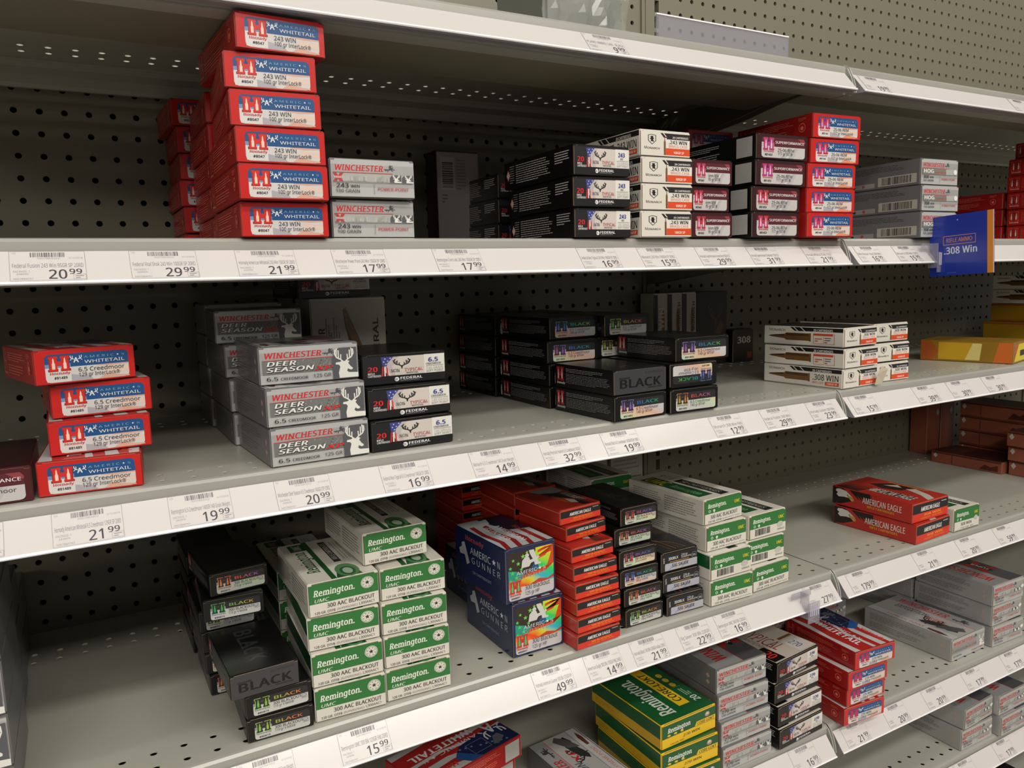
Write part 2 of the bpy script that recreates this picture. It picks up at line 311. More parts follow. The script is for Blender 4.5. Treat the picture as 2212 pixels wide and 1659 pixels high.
# ---------------------------------------------------------------- cartridge box artwork
RED, BLU, WHI, BLK, CRM = '#c9281f', '#1c4c80', '#d6d2ca', '#1b1a1b', '#d9d2c6'
SIL = mat('#a8a8a6', .36, .25, .3, 'silver_card'); SILD = mat('#77787a', .4, .25, .3, 'dark_silver_card'); SILL = mat('#b9bab8', .34, .2, .3, 'light_silver_card')
REDM = mat('#bf1f1a', .3, 0, .6, 'glossy_red_card'); REDD = mat('#9c1714', .4, 0, .3, 'red_card_side'); BLKM = mat('#0c0c0d', .34, 0, .15, 'glossy_black_card')
GRN = mat('#2c7034', .4, 0, .3, 'green_card'); GRND = mat('#14542a', .35, 0, .4, 'dark_green_card'); YEL = mat('#e0b61c', .4, 0, .3, 'yellow_card')
WCD = mat('#d3cec2', .45, 0, .2, 'white_card'); KRAFT = mat('#9c8a6e', .8, 0, 0, 'kraft_edge'); NAVY = mat('#16264e', .3, .1, .5, 'navy_card'); BRASS = mat('#8a6238', .35, .5, .2, 'brass_print')
def horn_H(A, u0, v0, u1, v1, c, bul='#e7c9b4', edge=None):
    w, h = u1 - u0, v1 - v0; X = lambda a: u0 + a * w; Y = lambda b: v0 + b * h
    P = [(0, 0), (.44, 0), (.44, .16), (.40, .16), (.40, .36), (.60, .36), (.60, .16), (.56, .16), (.56, 0), (1, 0), (1, .16), (.95, .16), (.95, .84), (1, .84), (1, 1), (.56, 1), (.56, .84), (.60, .84), (.60, .66), (.40, .66), (.40, .84), (.44, .84), (.44, 1), (0, 1), (0, .84), (.05, .84), (.05, .16), (0, .16)]
    if edge: A.poly([(X((a - .5) * 1.12 + .5), Y((b - .5) * 1.1 + .5)) for a, b in P], edge)
    A.poly([(X(a), Y(b)) for a, b in P], c)
    for cx in (.22, .78): A.poly([(X(cx - .075), Y(.12)), (X(cx + .075), Y(.12)), (X(cx + .08), Y(.5)), (X(cx + .05), Y(.55)), (X(cx + .035), Y(.78)), (X(cx), Y(.92)), (X(cx - .035), Y(.78)), (X(cx - .05), Y(.55)), (X(cx - .08), Y(.5))], bul)
def antler(A, cx, cy, w, h, c, asp, lw=None):
    lw = lw or w * .06
    for s in (-1, 1):
        f = lambda a, b: (cx + s * a * w, cy + b * h)
        A.line([f(.03, -.05), f(.14, .12), f(.30, .22), f(.42, .42), f(.44, .70), f(.36, .95)], lw, c, asp)
        A.line([f(.15, .12), f(.14, .45)], lw * .8, c, asp); A.line([f(.28, .2), f(.25, .75)], lw * .8, c, asp); A.line([f(.40, .4), f(.30, .62)], lw * .7, c, asp); A.line([f(.43, .6), f(.50, .8)], lw * .7, c, asp)
    A.poly([(cx - .06 * w, cy - .02 * h), (cx - .02 * w, cy - .42 * h), (cx + .02 * w, cy - .42 * h), (cx + .06 * w, cy - .02 * h), (cx, cy + .06 * h)], c)
def deer(A, u0, v0, u1, v1, c, asp):
    w, h = u1 - u0, v1 - v0; f = lambda a, b: (u0 + a * w, v0 + b * h)
    A.poly([f(.22, 0), f(.20, .18), f(.27, .38), f(.22, .44), f(.08, .46), f(.10, .52), f(.26, .53), f(.34, .56), f(.46, .55), f(.56, .57), f(.66, .54), f(.60, .48), f(.70, .36), f(.78, .31), f(.77, .26), f(.68, .25), f(.58, .30), f(.54, .22), f(.62, .17), f(1, .15), f(1, 0)], c)
    for s, x0 in ((-1, .38), (1, .5)):
        g = lambda a, b: f(x0 + s * a, b)
        A.line([g(0, .55), g(.10, .62), g(.24, .68), g(.32, .80), g(.30, .95)], w * .055, c, asp)
        for a, b, e, k in ((.08, .61, .07, .78), (.17, .65, .17, .92), (.26, .70, .24, .98)): A.line([g(a, b), g(e, k)], w * .045, c, asp)
def rider(A, u0, v0, u1, v1, c, asp):
    w, h = u1 - u0, v1 - v0; f = lambda a, b: (u0 + a * w, v0 + b * h)
    A.poly([f(.2, .38), f(.45, .42), f(.62, .62), f(.78, .68), f(.74, .52), f(.62, .36), f(.4, .26), f(.22, .3)], c)
    A.poly([f(.40, .42), f(.38, .72), f(.46, .92), f(.56, .9), f(.56, .72), f(.62, .6), f(.52, .45)], c)
    for a, b, e, k in ((.24, .34, .05, .2), (.3, .3, .28, .06), (.58, .36, .72, .14), (.62, .4, .9, .36), (.2, .38, -.05, .34), (.5, .74, .72, .84)): A.line([f(a, b), f(e, k)], w * .06, c, asp)
def flag_patch(A, u0, v0, u1, v1):
    A.poly([(u0, v1), (u1, v1), (u1 - (u1 - u0) * .25, v1 - (v1 - v0) * .45), (u0 + (u1 - u0) * .1, v1 - (v1 - v0) * .5)], '#3a4384')
    for a, b in ((.3, .9), (.7, .92), (.5, .78), (.2, .75), (.62, .64), (.35, .62)): A.star(u0 + a * (u1 - u0), v0 + b * (v1 - v0), 1.2, 3.4, '#cfcfe0')
    for i in range(3): A.poly([(u0 + i * 3.2, v0), (u0 + 1.8 + i * 3.2, v0), (u0 + 2.6 + i * 2.4, v0 + (v1 - v0) * .5), (u0 + 1 + i * 2.4, v0 + (v1 - v0) * .5)], ('#c4302c', '#d8d0cc', '#c4302c')[i])
def logo_A(A, u0, v0, u1, v1, c, asp=3.):
    w, h = u1 - u0, v1 - v0; f = lambda a, b: (u0 + a * w, v0 + b * h)
    A.text('A', *[f(.28, 0)[0], f(.72, 0)[0]], f(0, .05)[1], f(0, .72)[1], c, 'k')
    for s in (-1, 1): A.line([f(.5 + s * .18, .5), f(.5 + s * .34, .55), f(.5 + s * .46, .75), f(.5 + s * .46, 1)], w * .07, c, asp); A.line([f(.5 + s * .3, .53), f(.5 + s * .3, .95)], w * .06, c, asp); A.line([f(.5 + s * .38, .5), f(.5 + s * .5, .35)], w * .06, c, asp)
LILAC = '#a4a2a8'
def f_wt(l1, l2, num, peach='#cfa08c', bar='#e7c9b4', hh=RED):
    def f(A):
        A.rrect(9, 3, 94, 93, 5, 13, '#cac6c3'); A.rrect(9, 50, 94, 93, 5, 13, BLU, (0, 1, 1, 0)); A.poly([(9, 50), (9, 62), (34, 62), (34, 50)], '#6d8db4')
        A.rect(10, 5, 34, 49, '#cfccc8')
        A.poly([(66, 30), (76, 22), (90, 20), (94, 22), (94, 36), (84, 38), (74, 42)], '#d6c0b2'); A.poly([(60, 48), (76, 44), (94, 46), (94, 50), (60, 50)], peach)
        A.poly([(62, 4), (70, 20), (82, 12), (94, 8), (94, 4)], peach); A.poly([(34, 4), (34, 26), (52, 16), (56, 4)], LILAC)
        horn_H(A, 13, 40, 33, 86, hh, bar, '#8f2a2c'); A.serif('Hornady', 13, 33, 28, 36, '#b5292b', 'k', .1); A.text(num, 17, 30, 13, 21, '#26242a', 'k')
        logo_A(A, 34, 62, 46, 86, '#d9dcdc')
        A.text('A M E R I C', 48, 79, 75, 82, '#7ea6c4', 'l'); A.star(83, 79, 1.3, 3.6, '#e6e6e6'); A.text('N', 87, 90, 75, 82, '#7ea6c4', 'l')
        A.text('WHITETAIL', 48, 90, 58, 68, '#dcdcda', 'r'); A.text(l1, 41, 41 + 3.7 * len(l1), 32, 45, '#2c2a33', 'r'); A.text(l2, 41, 84, 16, 28, '#34323a', 'l')
    return f
def s_horn(A, side='#e0705c', front_emblem=True, h=None):
    A.lines(18, 78, 58, 88, 4, side, .32, 2); A.lines(18, 72, 14, 50, 4, side, .32, 5)
    if front_emblem: A.ell(88, 48, 4.2, 20, side, 18); A.ell(88, 48, 3.6, 17, REDD, 18); A.ell(88, 46, 2, 9, side, 8); A.lines(83, 93, 76, 92, 3, side, .4, 9)
def s_wt(A):
    A.frame(3, 28, 5.4, 84, .5, 2, '#dc7a6a'); A.frame(10, 28, 12.4, 84, .5, 2, '#dc7a6a'); A.rect(5, 52, 10, 60, '#c4453c'); A.serif('Hornady', 2.5, 13.5, 13, 20, '#e0b0a0', 'k'); s_horn(A)
def s_wtB(A):
    horn_H(A, 3, 28, 14, 86, '#8f1d1a', '#d8c4bc', '#e5573e'); A.serif('Hornady', 3, 15, 13, 21, '#e0b0a0', 'k'); A.lines(18, 96, 20, 84, 8, '#c4584a', .3, 4)
def t_wt(A):      # seen from above: stripes, blue canton, lettering from back to front
    A.rect(0, 0, 100, 100, '#b9bab8')
    for a, b, c, d in ((6, 22, 14, 30), (34, 46, 30, 46), (56, 70, 54, 66), (80, 92, 80, 90)): A.poly([(0, a), (30, a + 6), (60, c - 6), (100, c), (100, d), (62, d - 4), (30, b + 8), (0, b)], '#a6211f')
    A.poly([(0, 52), (0, 100), (52, 100), (60, 78), (48, 56), (20, 48)], '#141f48'); A.poly([(40, 100), (52, 100), (60, 78), (54, 66)], '#24508f')
    for i in range(9): A.star(6 + (i * 17) % 46, 60 + (i * 23) % 36, 1.6, 3, '#6f86ac')
    A.poly([(12, 70), (18, 72), (24, 90), (20, 94), (10, 84)], '#5a5c60'); A.frame(26, 62, 44, 90, .5, 1, '#6a7088')
    logo_A(A, 2, 36, 24, 74, '#c9cacb', 1.8); A.text('AMERIC', 26, 66, 46, 54, '#cfd0d0', 'r'); A.star(72, 50, 2.5, 4.5, '#dcdcdc'); A.text('N', 77, 82, 46, 54, '#cfd0d0', 'r')
    A.text('WHITETAIL', 26, 90, 27, 41, '#dedede', 'k'); A.serif('Hornady', 62, 95, 82, 92, '#d6453c', 'k')
def f_sup(l1, l2, num, pat=True):
    def f(A):
        A.rrect(9, 4, 95, 92, 5, 13, '#bdbab8'); A.rrect(9, 52, 95, 92, 5, 13, '#54222a', (0, 1, 1, 0)); A.rect(9, 52, 33, 70, '#b7aeb0')
        if pat: [A.poly([(46 + i * 5, 5), (52 + i * 5, 5), (66 + i * 4, 50), (62 + i * 4, 50)], ('#a9a7a8', '#b1afaf', '#c6c3c1')[i % 3]) for i in range(5)]
        A.poly([(80, 92), (92, 92), (95, 80), (95, 70), (88, 74)], '#8c3a40')
        horn_H(A, 13, 38, 32, 88, 'purple', '#e3b8d2', '#b02f34'); A.serif('Hornady', 13, 33, 28, 35, '#b5292b', 'k'); A.text(num, 15, 30, 12, 21, '#2a282e', 'k')
        A.text('SUPERFORMANCE', 35, 93, 66, 77, '#e6dcdc', 'b'); A.text(l1, 40, 40 + 3.7 * len(l1), 32, 45, '#3a383f', 'l'); A.text(l2, 40, 70, 16, 29, '#3a383f', 'l')
    return f
def s_sup(A): A.lines(6, 60, 62, 86, 3, '#c9c9c9', .34, 2); A.lines(6, 56, 14, 52, 4, '#bdbdbd', .34, 3)
def t_sup(A): A.rect(0, 0, 100, 100, '#2e1215'); horn_H(A, 70, 20, 84, 50, '#8d3b30', '#b08060')
def f_blk(l1, l2, num, snake=False, col='foil'):
    def f(A):
        A.rrect(10, 5, 95, 90, 4, 10, 'foilpale'); A.rrect(10, 52, 95, 90, 4, 10, '#262528', (0, 1, 1, 0)); A.rect(10, 52, 36, 66, '#8d8d90')
        horn_H(A, 13, 38, 34, 86, '#2a2a2c', col, col); A.serif('Hornady', 12, 35, 28, 35, '#6f5a58', 'k', .1); A.text(num, 16, 33, 11, 19, '#2a2a2e', 'k')
        A.text('BLACK', 41, 84, 63, 78, col, 'b'); A.text(l1, 40, 84, 36, 50, '#403f44', 'b' if snake else 'l'); A.text(l2, 40, 72, 21, 33, '#45444a', 'l')
        if snake: A.ell(88, 42, 5, 9, '#85858a', 10); A.ell(88, 43, 3.4, 6, '#a9a9ac', 10); A.line([(84, 30), (92, 30), (94, 33)], 1, '#85858a', 2.4)
    return f
def f_blkrev(A):
    A.text('BLACK', 9, 90, 26, 64, '#0b0b0c', 'k'); A.serif('Hornady', 9, 30, 66, 76, '#1a1818', 'k', .1); A.text('20 CARTRIDGES', 58, 94, 84, 93, '#3a3637', 'b'); A.text('AMMUNITION', 64, 92, 15, 21, '#161617', 'b')
def s_blk(A): horn_H(A, 3, 30, 15, 90, '#a3272a', '#d2cac6', '#7c1f20'); A.serif('Hornady', 3, 18, 14, 24, '#cfcaca', 'k', .1); A.lines(20, 92, 70, 90, 3, '#99999b', .26, 2); A.lines(20, 96, 20, 66, 7, '#8a8a8c', .26, 8)
def t_blk(A): A.serif('BLACK', 12, 84, 34, 62, '#26282a', 'k')
def f_win(kind, l1, l2, r1=None):
    def f(A):
        A.rect(0, 0, 100, 100, SIL); A.rect(0, 90, 100, 100, SILL); A.rect(0, 0, 100, 26, SILL)
        A.serif('WINCHESTER', 4, 62, 73, 89, '#c02d2c', 'k', .18); rider(A, 64, 71, 78, 94, '#4c4d50', 2.4); A.rect(2, 66.5, 74, 68, '#c0403c')
        if kind == 'deer':
            A.rect(2, 27, 73, 66, '#6f716f')
            r = random.Random(4); 
            for _ in range(60): u, v = r.uniform(24, 70), r.uniform(30, 62); A.line([(u, v), (u + r.uniform(-2, 2), v + r.uniform(2, 8))], .5, r.choice(['#8f918d', '#565856', '#a4a5a0']), 2.6)
            A.text('DEER', 6, 36, 50, 63, '#3c3d3e', 'k', .2); A.text('DEER', 5.4, 35.4, 51.5, 64, '#dcdcd8', 'k', .2); A.text('SEASON', 6, 54, 33, 46, '#3c3d3e', 'k', .2); A.text('SEASON', 5.4, 53.4, 34.5, 47, '#dcdcd8', 'k', .2); A.text('XP', 54, 73, 31, 43, '#cf2a26', 'k', .25)
            A.poly([(73, 0), (73, 66), (80, 92), (99, 92), (99, 0)], '#54565a'); deer(A, 74, 2, 100, 92, '#dcdcd2', 2.5)
            A.text(l1, 5, 17, 9, 20, '#2b2b2f', 'b'); A.text('CREEDMOOR', 19, 47, 9, 17, '#2b2b2f', 'b'); A.text('125 GR', 52, 71, 10, 20, '#2b2b2f', 'r')
        elif kind == 'xp':
            A.rect(2, 34, 74, 60, '#8b8c8a'); A.text('EXPEDITION', 4, 48, 38, 50, '#45464a', 'b', .1); A.text('BIG GAME', 50, 76, 38, 50, '#a3302c', 'b'); deer(A, 80, 20, 100, 80, '#dcdcd2', 2.5); A.text(l1, 4, 30, 12, 22, '#56575a', 'r'); A.text(l2, 60, 96, 10, 18, '#b4504c', 'r')
        else:
            A.rect(2, 42, 98, 65, '#a6a7a2')
            r = random.Random(6)
            for _ in range(26): u = r.uniform(12, 66); A.rect(u, 44, u + r.uniform(1, 3), 48 + r.uniform(2, 14), r.choice(['#97988f', '#9fa09a', '#b0b1ab']))
            if kind == 'hog': A.rect(2, 42, 66, 65, '#77776f'); A.text('HOG', 5, 33, 47, 62, '#e0e0dc', 'k'); A.text('SUPER X', 36, 66, 46, 53, '#c0302c', 'k'); A.ell(92, 54, 5, 11, '#dfe0dc', 10)
            else:
                A.poly([(2, 42), (6, 42), (8, 49), (10, 42), (14, 42), (10.5, 53), (14, 65), (10, 65), (8, 57), (6, 65), (2, 65), (5.5, 53)], '#b43a38'); A.rect(3, 51, 13, 56, '#c9c9c4'); A.text('SUPER', 3.5, 12.5, 52, 55, '#b43a38', 'k')
                if kind == 'pp2':
                    for k, u in enumerate((68, 79)): A.poly([(u, 42), (u, 56), (u + 3, 62), (u + 10, 62), (u + 10, 42)], '#55575b'); deer(A, u + 1, 42, u + 11, 64, '#dcdcd4', 4)
                    A.ell(94, 60, 5, 9, '#dfdfd8', 10)
                else:
                    for u in (70, 85): A.poly([(u, 42), (u, 56), (u + 3, 64), (u + 14, 64), (u + 14, 42)], '#55575b'); deer(A, u + 3, 42, u + 14, 65, '#dcdcd4', 4)
            A.rect(2, 40.5, 98, 42, '#7a7a78'); A.text(l1.split()[0], 5, 20, 24, 37, '#2b2b2f', 'b'); A.text(' '.join(l1.split()[1:]), 22, 33, 25, 33, '#2b2b2f', 'b'); A.text(l2, 4, 33, 11, 20, '#4a4a4d', 'b')
            A.rect(50, 8, 50.5, 36, '#7a7a78'); A.text(r1 or 'POWER-POINT', 54, 93, 18, 27, '#b5403c', 'b')
    return f
def s_win(A): A.lines(6, 74, 54, 90, 5, '#5f6062', .3, 2); A.lines(6, 70, 14, 46, 4, '#5f6062', .3, 3); [A.poly([(u - 2.6, v), (u, v - 11), (u + 2.6, v), (u, v + 11)], '#b49a92') for u, v in ((90, 62), (90, 34))]
def s_hog(A): A.lines(6, 84, 62, 92, 5, '#3f3f42', .3, 2); A.rect(52, 8, 97, 46, '#b1aca2'); A.barcode(57, 92, 12, 42, '#2d2a28', 5); A.rect(16, 6, 48, 26, '#9a9693'); A.ell(34, 16, 2, 7, '#b4504c', 8); A.ell(22, 15, 2, 6, '#3f3f42', 8)
def t_win(kind):
    def f(A):     # front-to-back lettering
        A.rect(0, 0, 100, 100, '#8c8d8d')
        if kind == 'sx':
            A.rect(0, 0, 100, 44, '#4b4c4e'); A.rect(0, 44, 100, 45.5, '#b43a38'); A.serif('WINCHESTER', 10, 84, 60, 84, '#b32b2a', 'k', .18)
            A.poly([(26, 4), (38, 4), (46, 18), (54, 4), (66, 4), (54, 23), (66, 42), (54, 42), (46, 30), (38, 42), (26, 42), (38, 23)], '#a62a28'); A.ell(46, 23, 17, 7, '#1f1f20', 20); A.text('SUPER', 34, 58, 19, 27, '#c9c9c9', 'k'); A.rrect(70, 4, 98, 36, 4, 6, '#77787a'); A.text('270', 78, 94, 14, 28, '#c2c2c2', 'r')
        else:
            A.rect(0, 24, 100, 72, '#a09f9c'); A.rect(0, 72, 100, 73.2, '#c0403c'); A.serif('WINCHESTER', 8, 66, 77, 93, '#b32b2a', 'k', .18)
            A.text('EXPEDITION' if kind == 'xp' else 'SEASON', 14, 52, 52, 66, '#56575a', 'k', .2); A.text('BIG GAME' if kind == 'xp' else 'XP', 52, 74, 46, 58, '#b02a28', 'k', .2)
            A.poly([(52, 30), (60, 44), (78, 50), (92, 44), (94, 36), (84, 30), (78, 34), (66, 28), (58, 26)], '#2b2a2a'); A.poly([(72, 26), (76, 46), (92, 60), (98, 50), (88, 34)], '#4b4a48'); antler(A, 62, 34, 22, 26, '#2b2a2a', 1.6, 1.4)
            A.rect(0, 0, 100, 22, '#b0b0ae'); A.poly([(70, 8), (84, 6), (94, 10), (84, 15), (70, 14)], '#5a2f26'); A.text('EXTREME POINT', 22, 66, 8, 15, '#b5403c', 'r'); A.rect(0, 1.5, 100, 3, '#34353a'); rider(A, 72, 76, 92, 96, '#3a3a3c', 1.6)
    return f
def f_fed(l1, l2, g):
    def f(A):
        A.rect(0, 0, 100, 100, '#1d1d20'); A.poly([(30, 27), (24, 48), (26, 66), (36, 96), (74, 96), (74, 27)], '#c8bfb6'); A.rect(74, 27, 100, 97, '#d8d6ce'); flag_patch(A, 21, 27, 37, 97)
        A.poly([(36, 96), (28, 72), (28, 58), (33, 27), (38, 27), (34, 60), (42, 96)], '#b5acaa')
        A.rect(0, 0, 100, 27, '#161618'); A.text('20', 4.5, 17, 46, 63, '#cf2b2c', 'k'); A.text('RIFLE', 4.5, 13, 35, 42, '#d3d0cc', 'k'); A.text('CARTRIDGES', 4.5, 20.5, 26, 33, '#d3d0cc', 'k')
        antler(A, 46, 62, 22, 26, '#241f1f', 2.3, 1.5); A.serif('NON', 32, 43, 40, 51, '#3a3534', 'r'); A.serif('TYPICAL', 49, 72, 40, 51, '#b0413c', 'r'); A.text('WHITETAIL', 51, 66, 31, 37, '#544c4a', 'b')
        A.text(l1, 79, 92, 69, 84, '#2a3690', 'k'); A.text(l2, 83 - 1.2 * max(0, len(l2) - 3), 88 + 1.2 * max(0, len(l2) - 3), 58, 65, '#45444a', 'b'); A.rect(76, 53.5, 98, 54.8, '#9a9894'); A.text(g, 76, 98, 42, 50, '#b5b2ac', 'l'); A.text('SOFT POINT', 76, 98, 31, 39, '#8b8984', 'r')
        A.text('FEDERAL', 43, 71, 11, 20, '#dcdcdc', 'k'); A.text('AMMUNITION', 43, 67, 5, 9, '#8c8c8e', 'b'); A.ell(39, 13, 3, 8, '#dcdcdc', 14); A.poly([(36, 16), (40, 15.5), (40, 14), (36, 14)], '#161618'); A.poly([(36, 11), (40, 11.5), (40, 10), (36, 9)], '#161618')
    return f
def s_fed(A):
    A.lines(18, 70, 12, 88, 9, '#a9a6a2', .36, 2, (6, 9)); A.lines(76, 96, 46, 90, 5, '#b9b6b2', .4, 3); A.poly([(2, 50), (5.5, 26), (9, 50), (5.5, 74)], '#a9403c'); A.poly([(3, 50), (5.5, 32), (8, 50), (5.5, 68)], '#c4bfb9'); A.lines(8, 16, 16, 88, 8, '#8f8c88', .36, 4)
def t_fed(A):
    A.rect(0, 0, 100, 100, '#c3b9ac'); A.serif('TYPICAL', 34, 82, 34, 60, '#8c2a26', 'r', 0); A.text('WHITETAIL', 44, 70, 22, 30, '#5a5450', 'r'); antler(A, 22, 70, 26, 24, '#2b3560', .8, 1.6)
    A.rect(66, 66, 70, 98, '#7a4a2a'); A.rect(72, 62, 98, 98, '#cdc8be'); A.text('270', 78, 92, 70, 84, '#3a4690', 'b'); A.rect(70, 0, 98, 26, BLKM); A.text('20', 78, 92, 4, 22, '#cf2b2c', 'k'); A.rect(0, 0, 70, 5, '#b02c2a')
def f_mon(l1, l2):
    def f(A):
        A.rect(0, 0, 100, 100, WCD); A.poly([(39, 97), (46, 78), (52, 78), (52, 72), (100, 72), (100, 97)], '#252526'); A.poly([(44, 97), (50, 82), (52, 82), (46.5, 97)], WCD)
        A.text('20 CARTRIDGES', 64, 97, 77, 85, '#d6d2cc', 'k'); A.rect(50, 35, 100, 72, '#d9d5cd'); A.rect(50, 5, 100, 34, '#d24a22'); A.text(l2, 66, 88, 12, 22, '#ecdcd2', 'k')
        A.text(l1, 56, 95, 53, 68, '#1c1b1c', 'k'); A.text('BRASS CASE', 56, 95, 38, 49, '#cf5330', 'r')
        A.poly([(46, 5), (49.6, 5), (49.6, 60), (48.6, 66), (48.2, 80), (47.8, 86), (47.4, 80), (47, 66), (46, 60)], BRASS)
        A.poly([(14, 86), (22, 89), (30, 86), (30, 62), (22, 46), (14, 62)], '#1c1b1c'); A.poly([(15.4, 84), (22, 86.5), (28.6, 84), (28.6, 62.5), (22, 49), (15.4, 62.5)], WCD)
        A.poly([(19, 58), (22, 60), (24, 57), (26, 60), (24, 66), (26, 72), (24, 76), (25, 81), (21, 82), (18, 78), (20, 74), (17, 70), (20, 66)], '#1c1b1c')
        A.text('M', 6, 12, 27, 38, '#1c1b1c', 'r'); A.text('ONARCH', 12, 38, 27, 35, '#1c1b1c', 'b')
    return f
def s_mon(cal):
    def f(A):
        A.rect(0, 0, 100, 100, WCD); A.poly([(34, 100), (40, 78), (100, 78), (100, 100)], '#1b1a1b')
        for u in (38, 47): A.poly([(u, 100), (u + 5.5, 78), (u + 7, 78), (u + 1.5, 100)], WCD)
        A.text('M', 6, 10, 74, 90, '#1c1b1c', 'r'); A.text('ONARCH', 10, 28, 74, 87, '#1c1b1c', 'b'); A.text('20 CARTRIDGES', 64, 88, 80, 92, '#d6d2cc', 'k')
        A.poly([(5, 44), (9, 50), (22, 56), (27, 58), (29, 66), (58, 66), (60, 68), (61, 68), (61, 20), (60, 20), (58, 24), (29, 24), (27, 32), (22, 34), (9, 40)], BRASS); A.poly([(5, 44), (9, 50), (20, 55), (26, 56), (26, 48), (10, 46)], '#3a2418'); A.rect(29, 50, 58, 65, '#4c3220')
        if cal: A.text(cal, 64, 97, 34, 66, '#1c1b1c', 'b'); A.text('BRASS CASE', 64, 78, 14, 26, '#cf5330', 'b'); A.rect(80, 8, 97, 28, '#d24a22'); A.text('150GR SP', 82, 95, 13, 23, '#ecdcd2', 'k')
        else: A.frame(64, 10, 90, 66, .5, 1.6, '#c9452c'); A.rect(64, 56, 88, 68, '#c9452c'); A.lines(66, 76, 20, 44, 2, '#c9452c', .5, 2); A.lines(78, 86, 14, 50, 3, '#5a4a46', .4, 4); A.rect(76.6, 14, 77, 52, '#c9452c')
    return f
def t_mon(A): A.rect(0, 0, 100, 100, '#232021'); A.text('MONARCH', 20, 80, 30, 60, '#3c3838', 'b')
def badge(A, cx, cy, r, asp):
    A.ell(cx, cy, r, r * asp, WCD, 24); A.ell(cx, cy, r * .9, r * .9 * asp, GRN, 24); A.ell(cx, cy, r * .84, r * .84 * asp, WCD, 24); A.star(cx, cy, r * .42, r * .42 * asp, '#1b2a1e')
    for k in range(8): t = math.radians(k * 45 + 22); A.rect(cx + r * .64 * math.sin(t) - r * .07, cy + r * .64 * math.cos(t) * asp - r * .07 * asp, cx + r * .64 * math.sin(t) + r * .07, cy + r * .64 * math.cos(t) * asp + r * .07 * asp, '#45604a')
def f_rem(A):
    A.rect(0, 40, 100, 100, GRN); A.rect(0, 0, 100, 40, WCD); A.serif('Remington.', 6, 66, 64, 84, '#dfe0d6', 'k', .15); A.text('UMC', 6, 27, 44, 55, '#d3d8cb', 'b', .2); badge(A, 84, 76, 9.6, 2.05)
    A.text('300 AAC BLACKOUT', 24, 94, 21, 34, '#2b2a2c', 'b'); A.text('120 GR. OTFB', 6, 36, 5, 13, '#3b3a3c', 'b'); A.text('(SUPERSONIC)', 38, 68, 6, 13, '#7a7976', 'l'); A.text('L300AAC1', 70, 94, 7, 15, '#3b3a3c', 'r')
def s_rem(A): A.rect(0, 0, 100, 100, WCD); A.lines(6, 46, 20, 84, 7, '#8b8880', .45, 2); A.lines(50, 92, 14, 84, 7, '#8b8880', .45, 3)
def s_remg(A): A.rect(0, 45, 100, 100, GRND); A.rect(0, 0, 100, 45, WCD); A.lines(40, 90, 10, 36, 3, '#8b8880', .35, 3)
def t_rem(A):
    A.rect(0, 0, 100, 100, WCD); A.rect(20, 0, 100, 34, '#c9c8bd'); A.rect(0, 58, 100, 66, GRND); A.poly([(0, 20), (0, 58), (18, 50), (26, 36), (14, 22)], GRND); A.ell(14, 36, 15, 17, '#4b7f4f', 20); A.ell(12, 36, 10, 11, GRND, 20); A.ell(12, 36, 7, 7, '#9cb59a', 18)
    A.rect(36, 32, 92, 43, '#1d1e1c'); A.text('RIFLE CARTRIDGES', 42, 88, 34, 41, '#c9c8bd', 'b'); A.serif('Remington', 20, 74, 72, 90, '#265c31', 'k', .15); A.lines(40, 92, 8, 28, 4, '#96948a', .4, 3); A.rect(78, 66, 96, 90, GRND); A.text('UMC', 80, 94, 72, 84, '#c9c8bd', 'k')
def f_rem2(bar=False, cal='300 AAC BLACKOUT', gun=False):
    def f(A):
        A.rect(0, 44, 100, 100, GRN); A.rect(0, 0, 100, 44, WCD); A.serif('Remington.', 8, 58, 68, 86, '#dfe0d6', 'k', .15); A.text('UMC', 79, 95, 66, 80, '#d8c41e', 'k')
        for u in (12, 24): A.ell(u, 55, 3, 6, '#cfd8c8', 12)
        A.ell(12, 55, 1.8, 3.6, GRN, 10); A.rect(23, 46, 25, 53, '#cfd8c8')
        if bar: A.barcode(14, 56, 10, 40, '#26282a', 7); A.ell(84, 38, 9, 14, '#b9b7ae', 14); A.text('R300AACB', 76, 96, 12, 20, '#55544f', 'r')
        elif gun: A.text(cal, 24, 70, 22, 36, '#5d5e60', 'b'); A.ell(86, 44, 8, 12, '#b5b6ae', 12); A.text('150 GR. MC', 24, 80, 6, 14, '#8a8984', 'l'); A.rect(2, 1, 98, 3.5, '#6a6b68')
        else: A.text(cal, 14, 88, 20, 36, '#37383a', 'b'); A.text('220 GR. OTFB', 8, 44, 5, 13, '#55544f', 'b'); A.text('MUZZLE VELOCITY 1050 FPS', 46, 96, 6, 12, '#85847e', 'l')
    return f
def t_rem2(A):
    A.rect(0, 0, 100, 100, WCD); A.rect(10, 8, 90, 46, GRND); A.text('UMC', 12, 40, 14, 42, '#d8c41e', 'k'); A.serif('Remington', 46, 84, 20, 36, '#6f9a72', 'k', .15); A.rect(34, 54, 96, 78, '#202220'); A.text('50 CARTRIDGES', 40, 90, 60, 72, '#a9a89e', 'b'); A.text('R F G', 10, 30, 58, 76, '#77766e', 'b')
